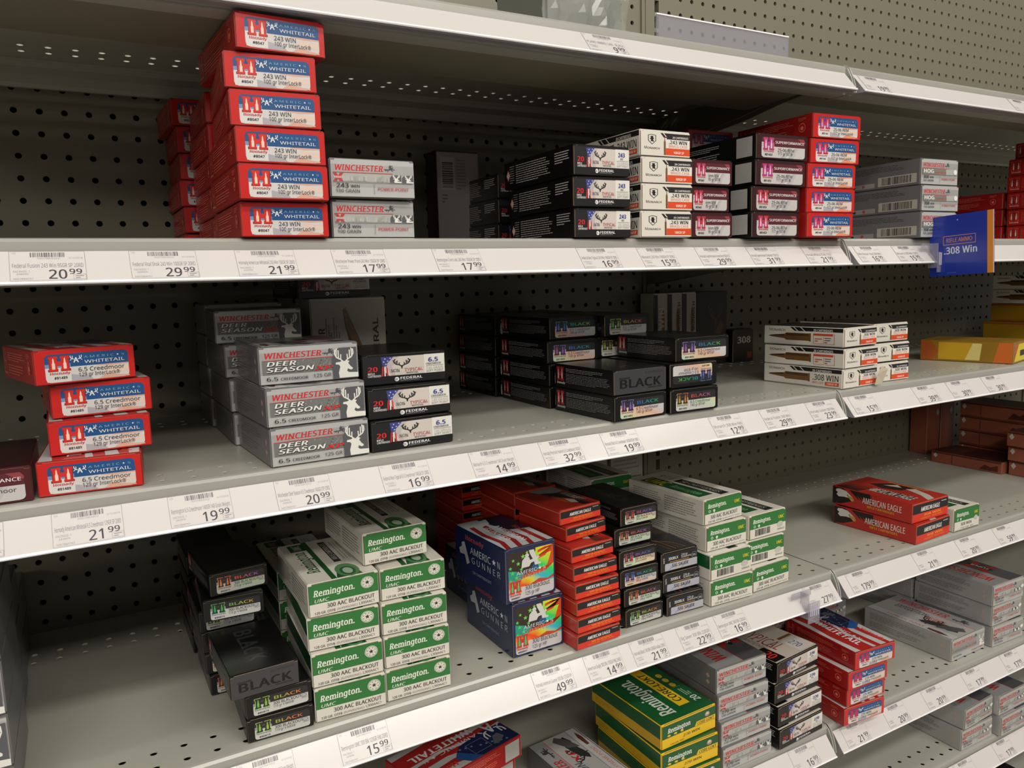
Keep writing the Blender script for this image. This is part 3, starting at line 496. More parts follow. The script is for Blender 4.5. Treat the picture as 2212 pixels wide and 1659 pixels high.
def f_core(A):
    A.rect(0, 40, 100, 100, GRND); A.rect(0, 0, 100, 42, YEL); A.serif('Remington', 10, 52, 62, 82, '#dfe0d6', 'k', .15); A.poly([(60, 42), (64, 62), (100, 62), (100, 42)], YEL); A.rect(60, 41, 100, 42.5, '#3a3a1c'); A.text('CORE-LOKT', 65, 97, 45, 58, '#1f3a20', 'k', .15)
    for u in (12, 24, 36): A.ell(u, 52, 3.2, 4.5, '#d8b52a', 8); A.line([(u, 52), (u + 2, 46)], 1, '#d8b52a', 2.5)
    A.text('270 WIN', 38, 70, 20, 31, '#45482a', 'b', .15); A.text('130 GR. PSP', 14, 40, 6, 12, '#5f5a26', 'b'); A.ell(84, 78, 5, 11, '#a58478', 12); A.poly([(81, 76), (87, 76), (86, 88), (82, 88)], '#c9bdb4')
def s_core(A): A.rect(0, 0, 100, 42, mat('#caa01a', .4, 0, .3)); A.rect(0, 42, 100, 100, GRND); A.lines(6, 30, 10, 32, 3, '#a58a1c', .4, 3)
def t_core(A):
    A.rect(0, 0, 100, 100, GRND); A.rect(14, 26, 88, 46, YEL); A.text('CORE-LOKT', 20, 78, 30, 42, '#1b3a22', 'k', .15); A.serif('Remington.', 8, 78, 60, 84, '#cdd2c8', 'k', .15)
    for u in (46, 56, 66): A.ell(u, 14, 4, 5, '#c9a32a', 8)
    A.text('20', 12, 22, 6, 17, '#d6dad2', 'k'); A.lines(24, 38, 6, 18, 3, '#a9b8a4', .4, 3); A.rect(41, 6, 41.6, 20, '#5f8062'); A.poly([(88, 46), (92, 60), (96, 56), (94, 44)], '#c9a32a')
def f_ag(A):
    A.rrect(4, 3, 97, 95, 5, 5, '#bfbcba'); A.rrect(4, 26, 97, 95, 5, 5, 'stripe', (0, 1, 1, 0)); A.poly([(4, 95), (4, 52), (20, 40), (40, 46), (62, 56), (58, 78), (60, 95)], '#33271f')
    A.poly([(4, 62), (4, 38), (24, 34), (38, 48), (20, 58)], '#2a8f7c'); A.poly([(46, 46), (66, 56), (62, 74), (52, 60)], '#24507a')
    for a, b, c, d in ((64, 84, 97, 95), (62, 72, 97, 82), (30, 42, 97, 58), (4, 30, 97, 36)):
        if a != 4: A.poly([(a, b), (80, b + 4), (97, c - 3 if c > 90 else c - 8), (97, d if d < 95 else 90), (80, b + 9), (a, b + 5)], '#c9481c')
    A.poly([(50, 28), (66, 34), (84, 30), (97, 36), (97, 30), (80, 26), (50, 26)], '#b8402a')
    for u, v, s in ((14, 80, 3.5), (8, 66, 4), (24, 72, 4.5), (34, 84, 5), (12, 56, 5), (20, 46, 5), (8, 42, 4), (30, 60, 4), (42, 90, 3.5)): A.star(u, v, s, s, 'starfoil')
    A.poly([(46, 93), (56, 93), (66, 66), (70, 66), (70, 62), (58, 62), (56, 70), (48, 86)], '#c9c9c4'); A.poly([(30, 62), (32, 76), (38, 82), (46, 80), (48, 74), (62, 76), (64, 80), (68, 76), (60, 70), (50, 68), (46, 62)], '#c9c9c4'); A.ell(42, 84, 4, 4, '#c9c9c4', 12)
    A.text('AMERIC', 20, 62, 50, 57, '#cfd2d6', 'r'); A.star(68, 54, 3.4, 3.4, '#e8e8e8'); A.text('N', 74, 80, 50, 57, '#cfd2d6', 'r'); A.text('G U N N E R', 20, 80, 41, 48, '#9aa0a0', 'r')
    horn_H(A, 6, 17, 28, 40, '#b5342c', 'starfoil', '#e0683c'); A.serif('Hornady', 6, 28, 12, 15.5, '#b5292b', 'k'); A.text('#80897', 8, 26, 6, 9, '#2a282e', 'k'); A.text('300 Blackout', 36, 88, 18, 27, '#4a484e', 'l'); A.text('125 gr HP', 36, 66, 8, 15, '#4a484e', 'l')
def s_ag(A):
    A.serif('Hornady', 22, 60, 84, 93, '#b5423c', 'k'); A.poly([(14, 74), (20, 78), (30, 40), (24, 34), (20, 52), (10, 50), (8, 60), (14, 66)], '#b4b9c0')
    A.text('AMERIC', 32, 74, 60, 73, '#c4c8ce', 'r'); A.star(80, 67, 4, 6.5, '#dcdfe4'); A.text('N', 86, 92, 60, 73, '#c4c8ce', 'r'); A.text('G U N N E R', 34, 92, 42, 54, '#aab0ba', 'r'); A.text('50 CARTRIDGES', 36, 74, 22, 27, '#8a92a0', 'b')
def t_ag(A):
    A.rect(0, 0, 100, 100, '#b4b9ba')
    for a in (0, 24, 48): A.poly([(20, a + 8), (50, a + 4), (80, a + 10), (100, a + 2), (100, a + 12), (80, a + 20), (50, a + 14), (20, a + 18)], '#8f211e')
    A.poly([(0, 44), (0, 100), (56, 100), (50, 62), (20, 48)], '#14182c'); A.rect(56, 78, 100, 88, '#8f211e'); A.text('AMERICAN', 30, 88, 48, 60, '#d0d2d2', 'k'); A.text('GUNNER', 30, 78, 26, 38, '#c9cbcb', 'k'); A.poly([(4, 60), (20, 52), (26, 30), (16, 34), (6, 44)], '#b9bcbc'); A.serif('Hornady', 40, 80, 78, 88, '#a33c38', 'k')
def f_ae(l1, l2):
    def f(A): A.rect(0, 0, 100, 46, '#cf3320'); A.rect(0, 46, 100, 100, '#1c1a1b'); A.text('AMERICAN EAGLE', 22, 76, 56, 80, '#e3e0dc', 'k', .05); A.rect(80, 84, 95, 89, '#a9a6a4'); A.text(l1, 30, 80, 26, 38, '#e6a61e', 'b'); A.text(l2, 22, 50, 10, 18, '#d89a28', 'b'); A.text('MUZ VEL 1900 FPS', 54, 84, 12, 20, '#d89a28', 'b')
    return f
def s_ae(A): A.rect(0, 84, 100, 88, '#d8907c')
def t_ae(A):
    A.rect(0, 0, 100, 100, '#a4241a'); A.poly([(0, 30), (0, 96), (28, 92), (30, 60), (22, 40)], '#9a9a96'); A.poly([(18, 40), (40, 96), (70, 98), (62, 66), (38, 44)], '#171514'); A.text('AMERICAN EAGLE', 34, 80, 76, 92, '#b5b2ae', 'k')
    for i in range(8): A.poly([(64 + i * 4, 62), (70 + i * 4, 62), (74 + i * 4, 96)], '#171514')
    A.text('RIFLE CARTRIDGES', 40, 76, 44, 52, '#b5841e', 'b'); A.poly([(60, 58), (80, 52), (86, 64), (72, 70)], '#a8a8a2')
def s_ae8(A):
    A.rect(0, 0, 100, 100, '#b02a1e'); A.poly([(0, 0), (0, 100), (14, 100), (24, 70), (26, 36), (12, 8)], '#1c1615')
    for i in range(5): A.poly([(22 + i * 5, 100), (30 + i * 5, 100), (36 + i * 4, 50 - i * 2)], '#1c1615')
    A.poly([(5, 90), (10, 94), (18, 88), (23, 72), (27, 58), (28, 42), (26, 36), (22, 50), (16, 52), (8, 46), (5, 58), (7, 70), (4, 78)], '#cfcbc4'); A.poly([(20, 66), (26, 60), (29, 46), (28, 34), (25, 44), (20, 52)], '#b98a2a'); A.ell(20, 66, 1, 3, '#241a16', 8)
    A.text('AMERICAN EAGLE', 40, 89, 42, 76, '#d9d4d0', 'b'); A.text('RIFLE CARTRIDGES', 46, 80, 22, 34, '#d2a61e', 'k')
def t_ae8(A):    # back-to-front
    A.rect(0, 0, 100, 100, '#a8281c'); A.poly([(20, 60), (36, 92), (66, 98), (60, 60), (40, 50)], '#2b1a14'); A.poly([(66, 90), (90, 74), (100, 62), (100, 44), (84, 62), (60, 76)], '#b9b4a8')
    A.poly([(34, 70), (44, 90), (54, 78)], '#b9b4a8'); A.rect(44, 20, 88, 42, '#201615'); A.text('AMERICAN EAGLE', 34, 90, 20, 42, '#c4beb8', 'k'); [A.poly([(2 + i * 6, 0), (8 + i * 6, 0), (18 + i * 5, 48)], '#1c1615') for i in range(5)]; A.rect(30, 92, 80, 97, '#b5702a')
def f_sig(A):
    A.rect(0, 0, 100, 100, '#1d1d20'); A.poly([(6, 3), (10, 44), (100, 44), (100, 3)], '#a8a9b0'); A.rect(3, 3, 9, 90, '#27272a'); A.text('SIG', 4, 8, 50, 78, '#c9c9c9', 'b')
    for i, c in enumerate(('#7f8ac0', '#c9a27a', '#8a8fae')): A.line([(18 + i * 18, 4), (28 + i * 18, 20), (30 + i * 18, 42)], 2, c, 2.2)
    A.text('300BLK', 18, 46, 62, 78, '#dcdcdc', 'b'); A.text('220 gr.', 54, 74, 72, 84, '#c9c9c9', 'b'); A.text('Subsonic', 54, 84, 60, 70, '#c9c9c9', 'b'); A.rect(22, 49, 76, 53, '#a8803a'); A.text('SIG SAUER', 28, 74, 18, 36, '#1c1c1e', 'k', .2); A.ell(91, 62, 8, 18, '#77787a', 18); A.ell(91, 62, 7, 15.5, '#1d1d20', 18); A.text('SIG', 86, 96, 56, 68, '#a9a9ab', 'k')
def t_sig(A): A.rect(0, 0, 100, 100, '#17171a'); [A.line([(30 + i * 8, 10 + i * 6), (60 + i * 5, 30 + i * 12), (96, 34 + i * 14)], 1.2, c, 1) for i, c in enumerate(('#8a4a1e', '#b5722a', '#6a3018', '#8a6a3a'))]; A.rect(0, 70, 40, 96, '#3a2e1e')
def s_plain(c, d): return lambda A: (A.rect(3, 8, 26, 92, c), A.rect(28, 8, 74, 92, d), A.poly([(90 - 3, 50), (90, 28), (93, 50), (90, 72)], '#c9beb4'))
def f_yel(A): A.rect(4, 6, 96, 94, '#d8c31c'); A.poly([(4, 6), (30, 94), (4, 94)], '#b5541c'); A.rect(40, 30, 84, 60, '#1f1c18')
def s_yel(A): A.poly([(0, 0), (14, 0), (20, 50), (10, 100), (0, 100)], '#a8521a'); A.rect(20, 6, 66, 94, '#c49a1c'); A.poly([(50, 8), (58, 92), (68, 92), (66, 8)], '#d8c87a'); A.poly([(80, 0), (100, 0), (100, 100), (86, 100)], '#c8641e')
def s_yel2(A): A.rect(0, 90, 100, 100, '#a05216'); A.rect(0, 0, 100, 8, '#b0641a')
def s_brn(A): A.rect(0, 88, 100, 100, '#4a1f14'); A.rect(30, 6, 31, 86, '#4a1f14'); A.poly([(2, 66), (5.5, 42), (9, 66), (5.5, 90)], '#b5aea6'); A.poly([(70, 10), (78, 60), (86, 40), (96, 70), (96, 10)], '#4a1f14')
def f_end(A): A.text('20', 8, 24, 40, 70, '#c9c0b4', 'k'); A.lines(34, 92, 20, 80, 5, '#b9b0a4', .4, 3)
def w_face(A):   # broad face of the upright white carton
    A.rect(0, 0, 100, 100, '#b9b1a5'); 
def f_stdfed(A):
    A.rect(0, 0, 100, 100, '#b8b0a4'); A.poly([(42, 92), (46, 94), (52, 84), (62, 70), (70, 56), (76, 50), (82, 30), (74, 20), (64, 26), (56, 46), (50, 62), (44, 80)], '#6a4a32'); A.poly([(42, 92), (46, 94), (58, 76), (66, 62), (58, 60), (48, 74)], '#8a6a4e')
    for i in range(6): A.rect(18 + i * 3.4, 30, 19.5 + i * 3.4, 86 - (i % 3) * 6, '#7a736a')
def f_back(A):
    A.rect(0, 0, 100, 100, '#8f8686'); A.rect(8, 62, 42, 95, '#a39a99'); r = random.Random(2); y = 64
    while y < 90: w = r.choice((.5, .9, 1.4)); A.rect(12, y, 38, y + w, '#2a2626'); y += w + r.choice((.6, .9))
    A.lines(46, 70, 62, 94, 10, '#6a6262', .4, 3); A.lines(10, 24, 48, 58, 3, '#5f5757', .4, 3)
def f_deer308(A): A.rect(0, 0, 100, 100, '#171314'); A.poly([(40, 30), (60, 44), (80, 62), (90, 54), (80, 40), (66, 26), (40, 18)], '#5a3a22'); antler(A, 62, 62, 50, 26, '#5a4030', 1., 2.2)
# ---------------------------------------------------------------- cartridge boxes
TYPES = {}
def proto(key, w, h, d, base, top, front=None, side=None, topf=None, tdir='bf', flap=None, sticker=None):
    k = (key, w, h, d)
    if k in TYPES: return TYPES[k]
    g = .0004; bm = bmesh.new(); fs = box_bm(bm, 0, .0006, g, w, d, h - g)
    fs[1].material_index = 1
    bmesh.ops.bevel(bm, geom=[e for e in bm.edges], offset=.0009, segments=2, affect='EDGES', clamp_overlap=True)
    me = bpy.data.meshes.new('carton'); bm.to_mesh(me); bm.free(); me.materials.append(base); me.materials.append(top)
    parts = [('carton', me)]
    # tuck-in end panel with cut corners, a little proud of the carton
    bm = bmesh.new(); n = w * .055; hh = h - g - .0009; lo = g + .0008
    P = [(w * .012, lo), (w * .988, lo), (w * .988, hh - .0012), (w - n, hh - .0012), (w - n - .0006, hh), (n + .0006, hh), (n, hh - .0012), (w * .012, hh - .0012)]
    a = [bm.verts.new((x, -.0002, z)) for x, z in P]; b = [bm.verts.new((x, .0012, z)) for x, z in P]; bm.faces.new(a)
    for i in range(len(P)): f = bm.faces.new((a[i], b[i], b[(i + 1) % len(P)], a[(i + 1) % len(P)])); f.material_index = 1
    me = bpy.data.meshes.new('end_flap'); bmesh.ops.recalc_face_normals(bm, faces=bm.faces); bm.to_mesh(me); bm.free(); me.materials.append(flap or base); me.materials.append(KRAFT); parts.append(('end_flap', me))
    i = .012
    if front: A = Art((w * .014, -.0002, lo + .0002), (w * .972, 0, 0), (0, 0, hh - lo - .0016), .00012); front(A); parts.append(('end_print', A.mesh('end_print')))
    if side: A = Art((0, d - .0015, g + .001), (0, -(d - .003), 0), (0, 0, h - 2 * g - .002), .00012); side(A); parts.append(('side_print', A.mesh('side_print')))
    if sticker: A = Art((0, d - .0015, g + .001), (0, -(d - .003), 0), (0, 0, h - 2 * g - .002), .0004); A.rect(*sticker, '#a9a7a2'); parts.append(('side_sticker', A.mesh('side_sticker')))
    if topf:
        if tdir == 'bf': A = Art((.0015, d - .0015, h - g), (0, -(d - .003), 0), (w - .003, 0, 0), .00006, .000008)
        else: A = Art((w - .0015, .002, h - g), (0, d - .0035, 0), (-(w - .003), 0, 0), .00006, .000008)
        topf(A); parts.append(('top_print', A.mesh('top_print')))
    TYPES[k] = parts; return parts
def put(parts, x, y, z, yaw, label, group, flip=None, rot=None, name='cartridge_box'):
    t = bpy.data.objects.new(name, None); t.empty_display_size = .02; COL.objects.link(t); t.location = (x, y, z)
    t.rotation_euler = rot or (0, 0, math.radians(yaw)); tag(t, label, 'box', group)
    for n, me in parts: link(n, me, t)
    return t
ORD = ['bottom', 'second up', 'third up', 'fourth up', 'fifth up', 'sixth up', 'seventh up', 'eighth up']
def stack(lv, key, dims, rows, look, where, group, A_=None, zoff=0.):
    parts = proto(key, *dims, **A_); n = len(rows); top = max(r[0] for r in rows)
    for k, x, y, yaw in rows:
        pos = 'top' if k == top and n > 1 else ORD[k]
        lab = f'{look}, {pos} in {where}' if n > 1 else f'{look} {where}'
        if len(lab.split()) > 16: lab = lab.replace('cartridge box', 'box')
        put(parts, x, y, LV[lv] + k * dims[1] + zoff, yaw, lab, group)
K = lambda base, top, **k: dict(base=base, top=top, **k)
WT = lambda a, b, c, side=s_wt, **k: K(REDD, REDD, front=f_wt(a, b, c, **k), side=side, topf=t_wt, flap=REDM)
# ---------------------------------------------------------------- stacks: (shelf, key, (w, h, d), [(level, x, y, yaw)], look, where, group, art)
LR = 'red box with blue-banded label'
stack('B', 'wt243', (.074, .0299, .146), [[0, .1674, -.3945, -.8], [1, .1662, -.4047, -.3], [2, .1664, -.401, -.5], [3, .1645, -.3964, -3.7], [4, .1624, -.3949, -4.6], [5, .1721, -.4027, 3.0]],
      LR, 'the tall six-high stack at upper left', 'red boxes at upper left', WT('243 WIN', '100 gr InterLock®', '#8047'))
stack('B', 'wt243', (.074, .0299, .125), [[0, .172, -.247, 0], [1, .171, -.246, 0], [2, .1705, -.247, 0], [3, .1700, -.246, .5], [4, .1690, -.247, -1]], 'red cartridge box', 'the shaded row just behind the tall upper-left stack', 'red boxes at upper left', WT('243 WIN', '100 gr InterLock®', '#8047'))
stack('B', 'wt243', (.074, .0297, .108), [[0, .1588, -.112, 0], [1, .1567, -.112, 1], [2, .1585, -.112, 0], [3, .1573, -.112, 0], [4, .1532, -.113, 2]], 'red cartridge box', 'the rearmost row behind the tall upper-left stack', 'red boxes at upper left', WT('243 WIN', '100 gr InterLock®', '#8047'), .0215)
stack('B', 'wt243spacer', (.074, .0205, .108), [[0, .157, -.112, 0]], 'flat red cartridge box', 'lying under the rearmost upper-left row', 'red boxes at upper left', WT('243 WIN', '100 gr InterLock®', '#8047'))
stack('B', 'win243', (.0795, .035, .125), [[0, .2479, -.3831, .3], [1, .246, -.3907, -.9]], 'silver box with two deer heads', 'the pair beside the tall red stack', 'silver boxes on the second shelf', K(SILD, SILD, flap=SILL, front=f_win('pp', '243 WIN', '100 GRAIN'), side=s_win, topf=t_win('sx')))
F243 = K(BLKM, WCD, front=f_fed('243', 'WIN', '100 GRAIN'), side=s_fed, topf=t_fed, tdir='fb')
stack('B', 'fed243', (.0715, .0317, .148), [[0, .5024, -.3926, -2.4], [1, .4994, -.3954, -2.5], [2, .4992, -.3977, -.3]], 'black antler-emblem box', 'the front three-high stack on the second shelf', 'antler boxes on the second shelf', F243)
stack('B', 'fed243', (.0715, .0317, .158), [[0, .5300, -.175, 0], [1, .531, -.175, 0], [2, .531, -.175, -1]], 'black cartridge box', 'the shaded antler row standing at the back panel', 'antler boxes on the second shelf', F243)
put(proto('stdback', .064, .135, .037, BLKM, BLKM, front=f_back), .4835, -.09, LV['B'], 0, 'dark carton standing upright with a barcode, second shelf back', 'antler boxes on the second shelf')
stack('B', 'mon243', (.071, .0293, .12), [[0, .5846, -.3989, -1.4], [1, .5873, -.3975, -1.4], [2, .5905, -.3933, -1.8], [3, .5905, -.3912, -.4]], 'white box with lion shield', 'the four-high stack on the second shelf', 'white lion boxes on the second shelf', K(WCD, BLKM, front=f_mon('.243 WIN', '100GR SP'), side=s_mon('.243 WIN'), topf=t_mon))
stack('B', 'sup6', (.063, .0299, .12), [[0, .6630, -.392, -1.1], [1, .6655, -.3852, 0], [2, .6655, -.3891, -.7]], 'maroon and grey cartridge box', 'the three-high stack right of the white lion boxes', 'maroon boxes on the second shelf', K(BLKM, mat('#2e1215', .35, 0, .3), flap=mat('#3f1419', .3, 0, .5), front=f_sup('6mm REM', '95 gr SST®', '#81663'), side=s_sup, topf=t_sup))
stack('B', 'sup25', (.0869, .031, .135), [[0, .7455, -.4043, 2.8], [1, .7545, -.3946, 1.5], [2, .7596, -.3959, .2], [3, .7629, -.3933, -1.5]], 'maroon and grey cartridge box', 'the four-high stack with pale side squares', 'maroon boxes on the second shelf', K(BLKM, mat('#2e1215', .35, 0, .3), flap=mat('#33161a', .3, 0, .5), front=f_sup('25-06 REM', '117 gr SST®', '#81453'), sticker=(77, 10, 97, 92), side=s_sup, topf=t_sup))
W25 = WT('25-06 REM', '117 gr InterLock®', '#8144', peach='#d98c66', bar='#b59ad8', hh='#c22b48')
stack('B', 'wt25', (.0844, .0309, .135), [[0, .8365, -.4078, -.9], [1, .8465, -.3978, -3.9], [2, .8519, -.3939, -3.7], [3, .859, -.392, -4.3], [4, .8619, -.3924, -3.4]], LR, 'the five-high stack beside the bay joint', 'red boxes beside the bay joint', W25)
stack('B', 'wt25', (.0844, .0309, .125), [[0, .788, -.25, 0], [1, .788, -.25, 0], [2, .788, -.25, 0], [3, .786, -.25, 0], [4, .785, -.25, 0]], 'red cartridge box', 'the second row behind the bay-joint red stack', 'red boxes beside the bay joint', W25)
stack('B', 'wt25', (.0844, .0309, .11), [[0, .857, -.118, 0], [1, .857, -.118, 0], [2, .857, -.118, 0], [3, .857, -.118, 0], [4, .857, -.118, 0]], 'red cartridge box', 'the rearmost row behind the bay-joint red stack', 'red boxes beside the bay joint', W25)
stack('B', 'hog', (.0822, .0366, .14), [[0, 1.0729, -.402, 0], [1, 1.0769, -.3987, -1.7], [2, 1.079, -.3948, -1.9]], 'silver cartridge box with grey side panel', 'the three-high stack behind the blue sign', 'silver boxes beside the blue sign', K(SILD, SILD, flap=SILL, front=f_win('hog', '308 WIN', '150 GRAIN'), side=s_hog, topf=t_win('sx')))
W308 = WT('308 WIN', '150 gr InterLock®', '#8090', side=s_wtB)
stack('B', 'wt308', (.083, .0298, .138), [[i, x, -.393, 0] for i, x in enumerate((1.554, 1.553, 1.551, 1.549, 1.551, 1.570))], 'dark red box', 'the six-high stack at the right edge, second shelf', 'red boxes at the right edge', W308)
stack('B', 'wt308b', (.083, .0308, .133), [[0, 1.555, -.2456, 0], [1, 1.555, -.2456, 0], [2, 1.5541, -.2456, 0]], 'dark red cartridge box', 'the three-high row behind the blue sign\'s right edge', 'red boxes at the right edge', WT('308 WIN', '150 gr InterLock®', '#8090'))
# third shelf
W65 = WT('6.5 Creedmoor', '129 gr InterLock®', '#81489')
stack('C', 'wt65', (.0753, .029, .108), [[0, .0021, -.3765, -4.0], [1, .0124, -.3622, 1.3], [2, .0163, -.3543, 4.9], [3, .008, -.3677, 14.2]], LR, 'the loose stack at the left picture edge', 'red boxes at the left edge', W65)
stack('C', 'wt65', (.0753, .029, .108), [[0, .012, -.245, 0], [1, .010, -.243, 0]], 'red cartridge box', 'the row behind the loose left-edge stack', 'red boxes at the left edge', W65)
stack('C', 'sup65', (.083, .0288, .13), [[0, -.0835, -.3812, 0]], 'maroon cartridge box', 'cut by the left picture edge on the third shelf', 'maroon box at the left edge', K(mat('#4a171b', .35, 0, .4), mat('#35090c', .35, 0, .4), flap=mat('#4a171b', .3, 0, .5), front=f_sup('6.5 Creedmoor', '129 gr SST®', '#81496'), topf=t_sup))
DEER = K(SILD, SILD, flap=SILL, front=f_win('deer', '6.5', ''), side=s_win, topf=t_win('xp2'))
stack('C', 'deer', (.0923, .0356, .122), [[0, .18, -.3856, 2.5], [1, .1792, -.3838, 2.8], [2, .179, -.3640, -.5]], 'silver white-deer box', 'the front three-high stack on the third shelf', 'silver deer boxes on the third shelf', DEER)
stack('C', 'deer', (.0874, .0343, .122), [[0, .1706, -.2625, 0], [1, .1695, -.2605, 0], [2, .1681, -.2525, 0], [3, .1626, -.2400, -3.7]], 'silver deer box', 'the second row of deer boxes, third shelf', 'silver deer boxes on the third shelf', DEER)
stack('C', 'deer', (.0874, .0355, .075), [[0, .1675, -.1345, 0], [1, .1675, -.1345, 0], [2, .1675, -.1345, 0], [3, .1685, -.1345, 0]], 'dark silver cartridge box', 'the rearmost shaded row of deer boxes', 'silver deer boxes on the third shelf', DEER)
FE65 = K(BLKM, BLKM, front=f_fed('6.5', 'CREEDMOOR', '140 GRAIN'), side=s_fed)
stack('C', 'fed65', (.0868, .0308, .125), [[0, .2745, -.3809, 2.0], [1, .2743, -.3769, 1.3], [2, .2762, -.3598, -1.4]], 'black antler-emblem box', 'the front stack beside the deer boxes', 'antler boxes on the third shelf', FE65)
parts = proto('stdfed', .089, .145, .031, WCD, WCD, front=f_stdfed)
def upright_words(t, w, h, d):
    A = Art((0, -.0009, 0), (w, 0, 0), (0, 0, h), .0001); B = Art((w * .03, -.0009, h * .3), (0, 0, h * .66), (-w * .16, 0, 0), .0006)
    return A
t = put(parts, .2715, -.20, LV['C'], 0, 'upright white carton showing a large bullet drawing, third shelf back', 'antler boxes on the third shelf')
A = Art((.036, -.0002, .030), (0, 0, .11), (-.030, 0, 0), .0009); A.text('CREEDMOOR', 6, 74, 68, 92, '#1d1b1c', 'k'); A.text('140 GRAIN SOFT POINT', 6, 70, 44, 56, '#4a4744', 'r'); link('end_lettering', A.mesh('end_lettering'), t)
A = Art((.083, -.0002, .045), (0, 0, .09), (-.012, 0, 0), .0009); A.text('FEDERAL', 8, 84, 30, 84, '#1d1b1c', 'b'); link('end_lettering', A.mesh('end_lettering'), t)
put(proto('stdfed2', .089, .145, .031, WCD, WCD), .2715, -.166, LV['C'], 0, 'upright white carton hidden behind the bullet-drawing carton', 'antler boxes on the third shelf')
put(proto('fed65', .085, .0308, .125, **FE65), .259, -.20, LV['C'] + .1453, 0, 'black cartridge box lying across the upright carton with the bullet drawing', 'antler boxes on the third shelf')
BK65 = K(BLKM, BLKM, front=f_blk('6.5 Creedmoor', '140 gr BTHP', '#81493'), side=s_blk, topf=t_blk); BREV = K(BLKM, BLKM, flap=mat('#3a3a3c', .3, 0, .3), front=f_blkrev, side=s_blk, topf=t_blk)
g = 'black boxes on the third shelf'
stack('C', 'blk65', (.0785, .0289, .112), [[0, .5500, -.3940, 3.0]], 'black cartridge box with silver label', 'under the big-lettered black box, third shelf', g, BK65)
stack('C', 'blkrev', (.0785, .0289, .112), [[1, .5500, -.3930, 2.5]], 'black cartridge box with large black lettering', 'on the black pile, third shelf', g, BREV)
stack('C', 'blk65', (.0733, .0289, .12), [[0, .6310, -.3934, -.8]], 'black cartridge box with silver label', 'lowest at the right of the black pile, third shelf', g, BK65)
flip = proto('blk65', .0733, .0289, .12, **BK65)
t = bpy.data.objects.new('cartridge_box', None); COL.objects.link(t); t.location = (.6330 + .0733, -.3901, LV['C'] + 2 * .0289); t.rotation_euler = (0, math.pi, 0)
tag(t, 'black cartridge box lying upside down in the third shelf pile', 'box', g)
for n_, me in flip: link(n_, me, t)
stack('C', 'blk65', (.086, .029, .112), [[2, .6495, -.3807, .4]], 'black cartridge box with bright rainbow lettering', 'sticking out on top of the pile', g, BK65)
stack('C', 'blk65', (.0751, .0279, .122), [[0, .541, -.274, 0], [1, .541, -.274, 0], [2, .5394, -.2735, -.4], [3, .5514, -.2604, 1.5]], 'black cartridge box with silver label', 'the second row left column, third shelf', g, BK65)
stack('C', 'blk65', (.0722, .0279, .122), [[0, .6235, -.262, 0], [1, .6235, -.262, 0], [2, .621, -.262, 0], [3, .6275, -.2712, 0]], 'black cartridge box with green-tinted label', 'the second row right column, third shelf', g, BK65)
stack('C', 'blk65', (.0751, .0279, .115), [[i, .535 + .0006 * i, -.144, 0] for i in range(4)], 'black cartridge box', 'the rearmost left column of black boxes', g, BK65)
stack('C', 'blk65', (.0751, .0279, .115), [[i, .614, -.136, 0] for i in range(4)], 'black cartridge box', 'the rearmost right column of black boxes', g, BK65)
g = 'white lion boxes on the third shelf'; M308 = K(WCD, BLKM, front=f_mon('.308 WIN', '150GR SP'), side=s_mon(''), topf=t_mon); M308b = K(WCD, BLKM, front=f_mon('.308 WIN', '150GR SP'), side=s_mon('.308 WIN'), topf=t_mon)
stack('C', 'mon308b', (.0778, .0275, .131), [[0, .9341, -.3907, 3.3]], 'white lion-shield cartridge box with large side lettering', 'bottom left beside the bay joint', g, M308b)
stack('C', 'mon308', (.0778, .0275, .131), [[1, .9358, -.3911, 4.1], [2, .9458, -.3822, 4.8]], 'white lion-shield cartridge box with cartridge picture', 'the left column beside the bay joint', g, M308)
stack('C', 'mon308', (.0775, .0276, .131), [[0, 1.0172, -.3781, 0], [1, 1.0249, -.3734, .2], [2, 1.031, -.3661, .3]], 'white lion-shield cartridge box', 'the right column beside the bay joint', g, M308)
for i, (x, w) in enumerate(((.889, .030), (.9195, .032), (.952, .032))):
    P_ = proto('stdmon', w, .13, .035, WCD, BLKM, front=lambda A: (A.rect(0, 0, 100, 100, '#bdb8ae'), A.poly([(60, 20), (80, 20), (80, 70), (74, 80), (66, 80), (60, 70)], BRASS), A.rect(0, 0, 30, 100, '#262526')))
    t = put(P_, x, -.052, LV['C'], 0, f'white cartridge box standing on end at the back, {("left", "middle", "right")[i]} of three spines', g)
    if i: A = Art((w * .92, -.0004, .06), (0, 0, .06), (-w * .3, 0, 0), .0012); A.text('MONARCH', 4, 90, 20, 80, '#1c1b1c', 'b')
    else: A = Art((w * .8, -.0004, .03), (0, 0, .08), (-w * .5, 0, 0), .0012); A.text('308 WIN', 4, 96, 20, 90, '#d9d5cd', 'k')
    link('end_lettering', A.mesh('end_lettering'), t)
put(proto('deer308', .072, .13, .03, BLKM, BLKM, front=f_deer308), .985, -.052, LV['C'], 0, 'black upright carton with a brown deer picture at the third shelf back', g)
put(proto('box308', .05, .06, .03, BLKM, BLKM, front=lambda A: (A.text('308', 20, 90, 60, 80, '#b9b5ae', 'k'), A.rect(70, 10, 95, 30, '#8a2a22'))), 1.062, -.062, LV['C'], 0, 'small black carton beside the upright deer carton, third shelf back', g)
YM = mat('#8f6a14', .45, 0, .2, 'amber_card'); g = 'yellow boxes at the right edge'
put(proto('yel', .09, .036, .142, YM, YM, front=f_yel, side=s_yel), 1.362, -.382, LV['C'], 14, 'long yellow and orange cartridge box lying askew on the third shelf', g)
Y2 = mat('#a57d10', .45, 0, .2, 'yellow_side_card')
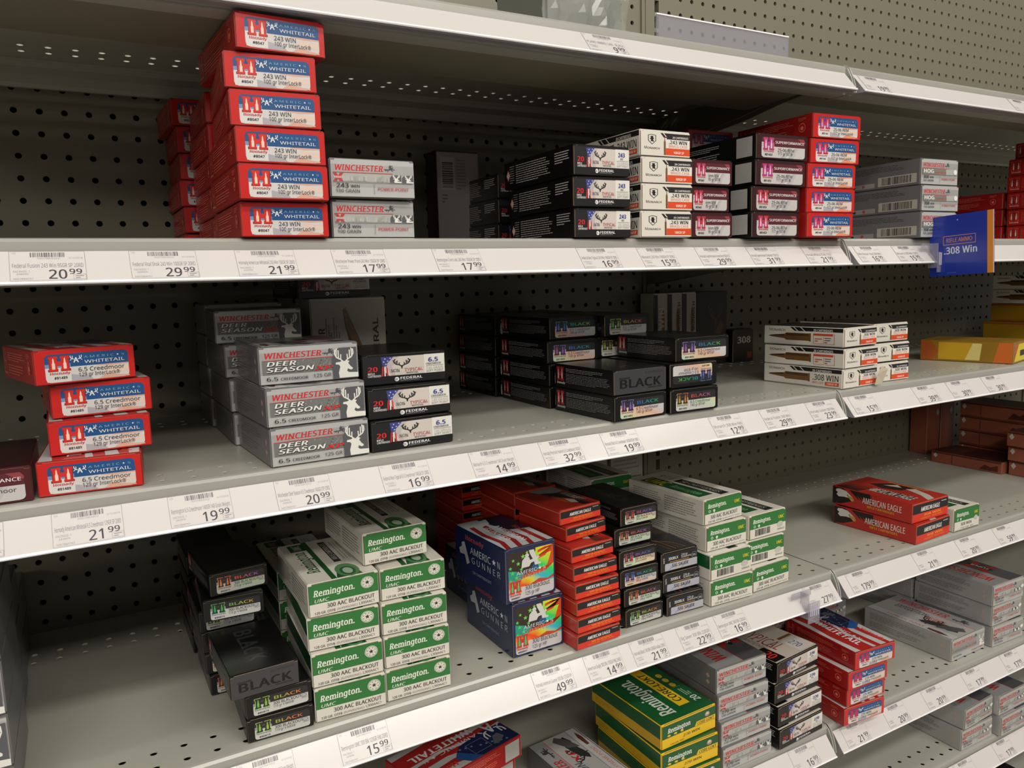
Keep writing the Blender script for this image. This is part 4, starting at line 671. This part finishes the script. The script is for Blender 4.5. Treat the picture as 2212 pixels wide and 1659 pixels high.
for k in range(2): put(proto('yel2', .09, .0385, .135, Y2, Y2, front=f_yel, side=s_yel2), 1.794 + k * .0265, -.222, LV['C'] + .0386 * k + .0, 0, ('lower', 'upper')[k] + ' plain yellow cartridge box in the third shelf back at right edge', g)
for k in range(2): put(proto('mon308', .0778, .0305, .131, **M308), 1.815, -.222, LV['C'] + .0775 + .0306 * k, 0, ('lower', 'upper')[k] + ' shaded lion-shield box above the yellow boxes at right edge', 'shaded boxes above the yellow ones')
# fourth shelf
g = 'black boxes at the left of the fourth shelf'; B3 = K(BLKM, BLKM, front=f_blk('300 BLACKOUT', '110 gr V-MAX®', '#80873', True, 'foil'), side=s_blk, topf=t_blk)
stack('D', 'blk3', (.0605, .0235, .105), [[0, .1424, -.381, -1.7], [1, .1425, -.3818, .3]], 'black cartridge box with violet lettering', 'the front pair on the fourth shelf', g, B3)
stack('D', 'blk3r', (.0612, .0243, .106), [[2, .1300, -.3886, 1.6]], 'black cartridge box with large black lettering', 'lying crosswise on the front pair, fourth shelf', g, BREV)
stack('D', 'blk3', (.0560, .0232, .095), [[0, .1266, -.2745, 0], [1, .124, -.2735, 0], [2, .122, -.2735, 0], [3, .121, -.276, 0], [4, .122, -.3091, -3.0], [5, .130, -.3055, 5.0]], 'black cartridge box with silver label', 'the tall rear stack at left, fourth shelf', g, B3)
stack('D', 'blk3', (.0560, .0232, .095), [[i, .124, -.165, 0] for i in range(5)], 'black cartridge box', 'the shaded stack against the panel, fourth shelf', g, B3)
g = 'green and white boxes at the left of the fourth shelf'; RM = K(WCD, WCD, flap=GRN, front=f_rem, side=s_rem, topf=t_rem, tdir='fb'); RMG = K(WCD, WCD, flap=GRN, front=f_rem, side=s_remg, topf=t_rem, tdir='fb')
l = 'green and white cartridge box with round star badge'
stack('D', 'remg', (.0696, .034, .125), [[0, .2051, -.3807, -3.3], [1, .2047, -.3789, -2.9], [2, .2044, -.3727, -4.2]], l, 'the left star-badge column', g, RMG)
stack('D', 'rem', (.0696, .034, .125), [[3, .2066, -.3748, -.2]], l, 'heading the left star-badge column', g, RM)
stack('D', 'rem', (.0685, .0332, .127), [[0, .2762, -.3819, -3.0], [1, .2772, -.3786, -3.8], [2, .2773, -.375, -4.5], [3, .2797, -.369, -3.3]], l, 'the right star-badge column', g, RM)
stack('D', 'rem', (.0685, .0332, .127), [[4, .2672, -.3596, 1.2]], l, 'bridging both columns at the very top', g, RM, .0032)
stack('D', 'remg', (.0696, .034, .115), [[i, .208, -.235, 0] for i in range(3)], 'green and white cartridge box', 'the row behind the left star-badge column', g, RMG)
g = 'dark blue boxes on the fourth shelf'; AG = K(NAVY, NAVY, front=f_ag, side=s_ag, topf=t_ag)
stack('D', 'ag', (.0665, .063, .112), [[0, .4262, -.3714, .6], [1, .4197, -.3712, 3.6]], 'thick navy box with rainbow flag label', 'the pair on the fourth shelf', g, AG)
stack('D', 'ag', (.0400, .063, .105), [[0, .4485, -.2520, 0]], 'thick navy cartridge box', 'alone behind the rainbow-label pair', g, AG)
g = 'thin red boxes on the fourth shelf'; AE = K(mat('#b02a1e', .4, 0, .3, 'orange_red_card'), mat('#b02a1e', .4, 0, .3), flap=mat('#cf3320', .35, 0, .4, 'orange_red_flap'), front=f_ae('300 BLACKOUT', '150 GRAIN FMJ'), side=s_ae, topf=t_ae)
stack('D', 'ae3', (.0620, .0188, .089), [[0, .4955, -.3947, 3.0], [1, .4968, -.394, 2.8], [2, .498, -.3908, 1.3], [3, .4979, -.3888, 2.0], [4, .4998, -.3829, 2.0], [5, .5018, -.3766, 4.8], [6, .5075, -.358, 8.0], [7, .5028, -.3523, 6.0]], 'thin red and black cartridge box', 'the eight-high stack on the fourth shelf', g, AE)
stack('D', 'ae3', (.0620, .0188, .094), [[i, .4975, -.2555, 0] for i in range(8)], 'thin red cartridge box', 'the second red row, fourth shelf', g, AE)
stack('D', 'ae3', (.0620, .0188, .094), [[i, .487, -.125, 0] for i in range(8)], 'thin red cartridge box', 'the rearmost red row, fourth shelf', g, AE)
g = 'black boxes in the middle of the fourth shelf'; B3b = K(BLKM, BLKM, front=f_blk('300 BLACKOUT', '208 gr A-MAX®', '#80891', True), side=s_blk, topf=t_blk)
stack('D', 'blk3b', (.0575, .0233, .11), [[0, .5749, -.3792, .8], [1, .5765, -.3747, -.4], [2, .5724, -.3727, .2], [3, .5722, -.3713, 1.3], [4, .574, -.3601, .4], [5, .5846, -.3582, .9]], 'black cartridge box with silver label', 'the six-high stack beside the thin red boxes', g, B3b)
stack('D', 'blk3b', (.0575, .0233, .11), [[i, .577, -.2435, 0] for i in range(5)], 'black cartridge box', 'the row behind the six-high black stack', g, B3b)
stack('D', 'sig', (.0580, .0261, .1), [[0, .6360, -.3812, -1.3], [1, .6372, -.3728, -1.0], [2, .6352, -.3714, -.7]], 'black box with gold line', 'the three-high stack before the green boxes', 'black and grey boxes on the fourth shelf', K(BLKM, BLKM, front=f_sig, side=lambda A: A.lines(20, 90, 30, 70, 4, '#6a5a3a', .3, 2), topf=t_sig))
g = 'green and white boxes at the middle of the fourth shelf'; RA = dict(side=s_rem, topf=t_rem2, tdir='bf'); l = 'green and white cartridge box with yellow initials'
stack('D', 'rem2', (.0704, .0335, .139), [[0, .7002, -.3885, -1.8]], l, 'lowest in the left yellow-initials column', g, K(WCD, WCD, flap=GRN, front=f_rem2(), **RA))
stack('D', 'rem2bar', (.0704, .0335, .139), [[1, .7001, -.3882, .5]], l, 'with barcode in the left column', g, K(WCD, WCD, flap=GRN, front=f_rem2(True), side=s_remg, topf=t_rem2))
stack('D', 'rem2', (.0704, .0335, .139), [[2, .7033, -.3772, 1.3], [3, .7028, -.3736, 4.4]], l, 'the left yellow-initials column', g, K(WCD, WCD, flap=GRN, front=f_rem2(), **RA))
stack('D', 'rem2', (.0705, .0334, .13), [[0, .7765, -.3853, 2.5]], l, 'lowest in the right yellow-initials column', g, K(WCD, WCD, flap=GRN, front=f_rem2(), **RA))
stack('D', 'rem2bar', (.0705, .0334, .13), [[1, .7735, -.3761, .1]], l, 'with barcode, second up in the right column', g, K(WCD, WCD, flap=GRN, front=f_rem2(True), **RA))
stack('D', 'rem2bar', (.0705, .0334, .13), [[2, .7800, -.375, 2.1]], l, 'with barcode, heading the right column', g, K(WCD, WCD, flap=GRN, front=f_rem2(True), **RA))
stack('D', 'rem2', (.0705, .0335, .12), [[i, .645, -.212, 0] for i in range(4)], 'green-topped white cartridge box', 'the shaded stack behind the gold-line boxes', g, K(WCD, WCD, flap=GRN, front=f_rem2(), **RA))
for i, x in enumerate((.722, .796)): put(proto('stdrem', .068, .13, .036, mat('#aaa89e', .5), mat('#aaa89e', .5), front=lambda A: (A.rect(0, 0, 100, 100, '#a5a49b'), A.rect(4, 58, 96, 60, '#5c5b56'), A.lines(8, 92, 64, 92, 5, '#7d7c75', .4, 3), A.lines(8, 92, 30, 52, 4, '#7d7c75', .4, 5))), x, -.052, LV['D'], 0, f'pale grey carton standing on end at the panel, {("left", "right")[i]} of the pair', 'upright grey cartons')
stack('D', 'ae8', (.0930, .031, .14), [[0, 1.1113, -.3904, 3.4], [1, 1.1101, -.3837, 1.1]], 'red cartridge box with white eagle head on its side', 'the right-bay pair', 'eagle boxes on the fourth shelf', K(mat('#b02a1e', .4, 0, .3), mat('#b02a1e', .4, 0, .3), flap=mat('#cf3320', .35, 0, .4), front=f_ae('308 WIN', '150 GRAIN FMJ BOAT TAIL'), side=s_ae8, topf=t_ae8))
stack('D', 'rem3', (.067, .0375, .13), [[0, 1.2105, -.3883, -.2]], 'green and white cartridge box', 'right beside the white eagle boxes', 'green box beside the eagle boxes', K(WCD, WCD, flap=GRN, front=f_rem2(False, '308 WIN', True), **RA))
BR = mat('#8a4a34', .5, 0, .15, 'russet_card'); BRD = mat('#3a1812', .5, 0, .1, 'dark_russet_card'); g = 'russet boxes at the right edge'
BO = K(BR, BRD, side=s_brn)
stack('D', 'brn', (.09, .0245, .145), [[0, 1.622, -.2355, 1.0]], 'russet cartridge box', 'lying alone lowest before the stacks, right edge', g, BO)
stack('D', 'brn', (.085, .0305, .145), [[k, 1.717, -.2355, 0] for k in range(4)], 'russet cartridge box', 'the rear stack at the right picture edge', g, BO)
stack('D', 'brn', (.085, .0302, .143), [[k, 1.634 - k * .006, -.385, 0] for k in range(3)], 'russet cartridge box', 'the front stack at the right picture edge', g, BO)
for i, x in enumerate((1.668, 1.7185)): put(proto('brnup', .049, .15, .04, BR, BRD, front=lambda A: (A.rect(0, 96, 100, 100, '#4a1f14'), A.rect(92, 0, 100, 100, '#4a1f14'), A.poly([(64, 62), (76, 56), (88, 62), (76, 68)], '#a59c94'))), x, -.0475, LV['D'], 0, f'{("left", "right")[i]} of two russet cartons standing on end at the back', g)
# stack at the left picture edge, fourth shelf
stack('D', 'wl', (.0862, .044, .14), [[k, -.1205, -.385, 0] for k in range(4)], 'silver cartridge box', 'the stack cut by the left picture edge', 'silver boxes at the left edge', K(SILD, SILD, flap=SILL, front=f_win('deer', '6.5', ''), topf=t_win('xp2')))
stack('D', 'wl', (.0862, .044, .11), [[k, -.125, -.243, 0] for k in range(3)], 'silver cartridge box', 'the second row at the left picture edge', 'silver boxes at the left edge', K(SILD, SILD, flap=SILL, front=f_win('deer', '6.5', '')))
stack('D', 'wl', (.0862, .044, .11), [[k, -.127, -.131, 0] for k in range(2)], 'dark silver cartridge box', 'the rearmost row at the left picture edge', 'silver boxes at the left edge', K(SILD, SILD, flap=SILL, front=f_win('deer', '6.5', '')))
# fifth shelf
W0 = WT('243 WIN', '100 gr InterLock®', '#8047', side=s_sup)
pz = LV['E']
W0 = K(REDD, REDD, front=f_wt('30-06 SPR', '150 gr InterLock®', '#8108'), side=lambda A: (A.lines(30, 78, 58, 88, 4, '#e0705c', .32, 2), A.lines(30, 76, 14, 50, 4, '#e0705c', .32, 5), None), sticker=(82, 10, 98, 92), topf=t_wt, tdir='fb', flap=REDM)
for k in range(3): put(proto('wtx', .0785, .0298, .148, **W0), .4731 - .004 * (2 - k), -.3002 + .01 * (2 - k) * (k < 2), pz + k * .0298, 103.7, ('lowest of three crosswise red boxes under the fourth shelf', 'middle of three crosswise red boxes under the fourth shelf', 'red striped box lying crosswise on its stack, lowest picture edge')[k], 'crosswise striped boxes')
put(proto('wtx', .0785, .0298, .148, **W0), .200, -.385, pz, 0, 'red cartridge box left of the crosswise striped boxes at lowest picture edge', 'crosswise striped boxes')
put(proto('xpb', .078, .036, .138, base=mat('#4e4d4e', .4, 0, .2), top=SILD, front=f_win('xp', '270 WSM', 'POWER-POINT'), side=s_win, topf=t_win('xp2'), tdir='fb'), .5170, -.3925, pz, 4, 'silver box with elk picture lying alone left of green boxes', 'silver boxes on the fifth shelf')
CO = K(YEL, GRND, flap=YEL, front=f_core, side=s_core, topf=t_core, tdir='fb')
stack('E', 'core', (.0925, .0335, .14), [[0, .6140, -.4013, -.6], [1, .614, -.3964, -.5], [2, .6175, -.392, 2.0]], 'green and yellow cartridge box', 'the green-yellow stack on the fifth shelf', 'green and yellow boxes', CO)
W270 = K(SILD, SILD, flap=SILL, front=f_win('pp', '270 WIN', '130 GRAIN'), side=s_win, topf=t_win('sx'), tdir='fb')
stack('E', 'win270', (.0895, .0344, .14), [[0, .7200, -.3911, -.3], [1, .7192, -.3885, -.8], [2, .7196, -.3827, -1.5], [3, .7200, -.3787, -1.0]], 'silver cartridge box with red lettering', 'the four-high stack on the fifth shelf', 'silver boxes on the fifth shelf', W270)
stack('E', 'win270', (.0895, .0344, .14), [[i, .7200, -.235, 0] for i in range(4)], 'silver cartridge box', 'the shaded row behind the four-high silver stack', 'silver boxes on the fifth shelf', W270)
F270 = K(BLKM, WCD, front=f_fed('270', 'WIN', '130 GRAIN'), side=s_fed, topf=t_fed)
stack('E', 'fed270', (.0925, .0296, .135), [[0, .8205, -.3955, 3.2], [1, .8229, -.3903, 2.7], [2, .8234, -.383, 2.3], [3, .8273, -.383, 5.5]], 'cream-topped black antler box', 'the four-high stack on the fifth shelf', 'antler boxes on the fifth shelf', F270)
stack('E', 'fed270', (.0925, .0296, .135), [[i, .822, -.235, 0] for i in range(4)], 'cream cartridge box', 'the shaded row behind the cream antler stack', 'antler boxes on the fifth shelf', F270)
stack('E', 'wt270', (.0803, .0277, .133), [[0, .9404, -.4044, -4.8], [1, .9456, -.404, -2.1], [2, .9429, -.4076, -3.2], [3, .9542, -.4091, -4.4]], 'red cartridge box with striped lid', 'the overhanging stack on the fifth shelf', 'red striped boxes on the fifth shelf', WT('270 WIN', '130 gr InterLock®', '#8053', bar='#b03a72', hh='#a8284a'))
stack('E', 'wt270', (.0803, .0277, .133), [[i, .945, -.262, 0] for i in range(4)], 'red cartridge box', 'the row behind the overhanging red stack', 'red striped boxes on the fifth shelf', WT('270 WIN', '130 gr InterLock®', '#8053', bar='#b03a72', hh='#a8284a'))
g = 'silver boxes in the right bay'
stack('E', 'winxp', (.0967, .0381, .16), [[0, 1.2438, -.3747, .7]], 'wide silver cartridge box with pictured lid', 'lying single in the right bay', g, K(SIL, SIL, flap=SILL, front=f_win('xp', '300 WIN MAG', 'POWER-POINT'), side=s_win, topf=t_win('xp')))
W306 = K(SIL, SIL, flap=SILL, front=f_win('pp2', '30-06 SPR', '150 GRAIN'), side=s_win, topf=t_win('sx'), tdir='fb')
stack('E', 'win306', (.0891, .037, .14), [[0, 1.3489, -.3811, -2.1], [1, 1.3474, -.38, 0], [2, 1.3443, -.3814, -1.5]], 'silver box with animal heads', 'the three-high stack at right edge, fifth shelf', g, W306)
stack('E', 'win306', (.0891, .037, .14), [[0, 1.3465, -.236, 0], [1, 1.3465, -.236, 0]], 'silver cartridge box', 'the second row at right edge, fifth shelf', g, W306)
stack('E', 'win306', (.0891, .037, .14), [[i, 1.16, -.17, 0] for i in range(2)], 'dark silver cartridge box', 'the shaded pair left of the wide silver box', g, W306)
stack('F', 'winf', (.0882, .0364, .14), [[0, 1.2659, -.3859, -.6], [1, 1.2713, -.3871, 2.8]], 'silver cartridge box with animal heads', 'the left pair on the sixth shelf', g, W306)
stack('F', 'winf', (.0850, .0361, .14), [[0, 1.3629, -.3972, 0], [1, 1.3610, -.392, 0]], 'silver cartridge box with animal heads', 'the right pair on the sixth shelf', g, W306)
for i, (x, z) in enumerate(((1.40, .10), (1.335, .085))):
    t = put(proto('pkg', .06, z, .08, BLKM, BLKM, front=lambda A: (A.ell(40, 60, 34, 18, '#a5a81c', 12), A.ell(66, 84, 26, 12, '#c9c91e', 10), A.ell(24, 84, 16, 8, '#8f9a1a', 10))), x, -.385, LV['G'] + .0, 0, ('right', 'left')[i] + ' black carton with yellow-green blotches in the lower right picture corner', 'black cartons on the lowest shelf', name='carton_pack')
# ---------------------------------------------------------------- hanging sign, clips, acrylic strip, wrapped case
X = 1.10
t = bpy.data.objects.new('aisle_sign', None); COL.objects.link(t); t.location = (X, -.4015, LV['B'] - .0545); t.rotation_euler = (math.radians(-3.1), 0, 0)
tag(t, 'blue flag sign with an orange stripe reading RIFLE AMMO .308 Win', 'sign')
bm = bmesh.new(); box_bm(bm, 0, -.0885, 0, .0006, 0, .0822); bmobj('sign_card', bm, mat('#22389c', .25, 0, .4, 'blue_sign_card'), t)
def sgn(A):
    A.rect(90, 0, 98.6, 100, '#d98a2e'); A.rect(98.6, 0, 100, 100, '#e8d4c0'); A.frame(22, 51, 73, 66, .9, 1, '#c08a74'); A.text('RIFLE AMMO', 27, 68, 55, 62, '#c98a6e', 'b'); A.text('.308 Win', 23, 76, 36, 47, '#cfd6ea', 'k'); A.ell(45, 91, 1, 1, '#c9d2e6', 8); A.lines(28, 64, 3, 5.5, 1, '#3f5ba8', .7, 2)
A = Art((0, 0, 0), (0, -.0885, 0), (0, 0, .0822), .0001); sgn(A); link('sign_print', A.mesh('sign_print'), t)
def clip(name, x, y, z, label, sign=False):
    t = bpy.data.objects.new(name, None); COL.objects.link(t); t.location = (x, y, z); tag(t, label, 'clip', 'clear sign clips')
    bm = bmesh.new(); box_bm(bm, -.018, -.0015, -.008, .018, 0, .0); box_bm(bm, -.002, -.014, -.034, .0, -.001, 0); box_bm(bm, -.002, -.015, -.040, .020, -.0138, -.012); bmobj('clip_body', bm, CLEAR, t)
    bm = bmesh.new()
    for i in range(5): box_bm(bm, .001 + i * .0036, -.0158, -.030, .0022 + i * .0036, -.015, -.013)
    bmobj('clip_rib', bm, mat('#c9c6d8', .2, 0, 1, 'clip_ridge'), t)
clip('sign_clip', .848, -.402, LV['D'] - .008, 'empty clear plastic sign clip on the fourth shelf channel near the joint')
clip('sign_clip', 1.094, -.402, LV['B'] - .008, 'clear plastic clip holding the blue sign on the second shelf channel')
t = bpy.data.objects.new('acrylic_riser', None); COL.objects.link(t); t.location = (.63, -.372, LV['A']); tag(t, 'clear acrylic strip standing on the front of the top shelf', 'riser')
bm = bmesh.new(); box_bm(bm, 0, 0, .001, .209, .002, .0285); box_bm(bm, 0, .002, .001, .209, .02, .0025); bmobj('riser_panel', bm, CLEAR, t)
bm = bmesh.new(); box_bm(bm, 0, -.0003, .0285, .209, .0023, .0300); bmobj('riser_edge', bm, LIP, t)
t = bpy.data.objects.new('wrapped_case', None); COL.objects.link(t); t.location = (.53, -.30, LV['A']); tag(t, 'grey case wrapped in crinkled clear plastic on the top shelf', 'case')
bm = bmesh.new(); box_bm(bm, .003, .006, .001, .114, .12, .17); bmesh.ops.bevel(bm, geom=list(bm.edges), offset=.004, segments=2, affect='EDGES'); bmobj('case_body', bm, mat('#6f736c', .5, 0, 0, 'grey_case_plastic'), t)
bm = bmesh.new(); n = 16
from mathutils import noise
g_ = [[bm.verts.new((i / n * .118, .002 + .012 * noise.noise(Vector((i * .5, j * .37, 2.1))), .001 + j / n * .17)) for i in range(n + 1)] for j in range(n + 1)]
for j in range(n):
    for i in range(n): bm.faces.new((g_[j][i], g_[j][i + 1], g_[j + 1][i + 1], g_[j + 1][i]))
m_ = glass('crinkled_film', '#c9c9c4', .2, .04); bmobj('plastic_wrap', bm, m_, t)
# torn flap on one white lion box
bm = bmesh.new(); v = [bm.verts.new(c) for c in ((0, 0, 0), (.012, -.003, .002), (.016, -.008, .022), (.008, -.004, .026), (.002, -.002, .015))]; bm.faces.new(v)
o = bmobj('torn_flap', bm, mat('#b5aa94', .7, 0, 0, 'torn_cardboard')); o.location = (.998, -.3935, LV['C'] + .001); tag(o, 'torn kraft flap curling between the lion-shield columns beside the bay joint', 'cardboard flap')
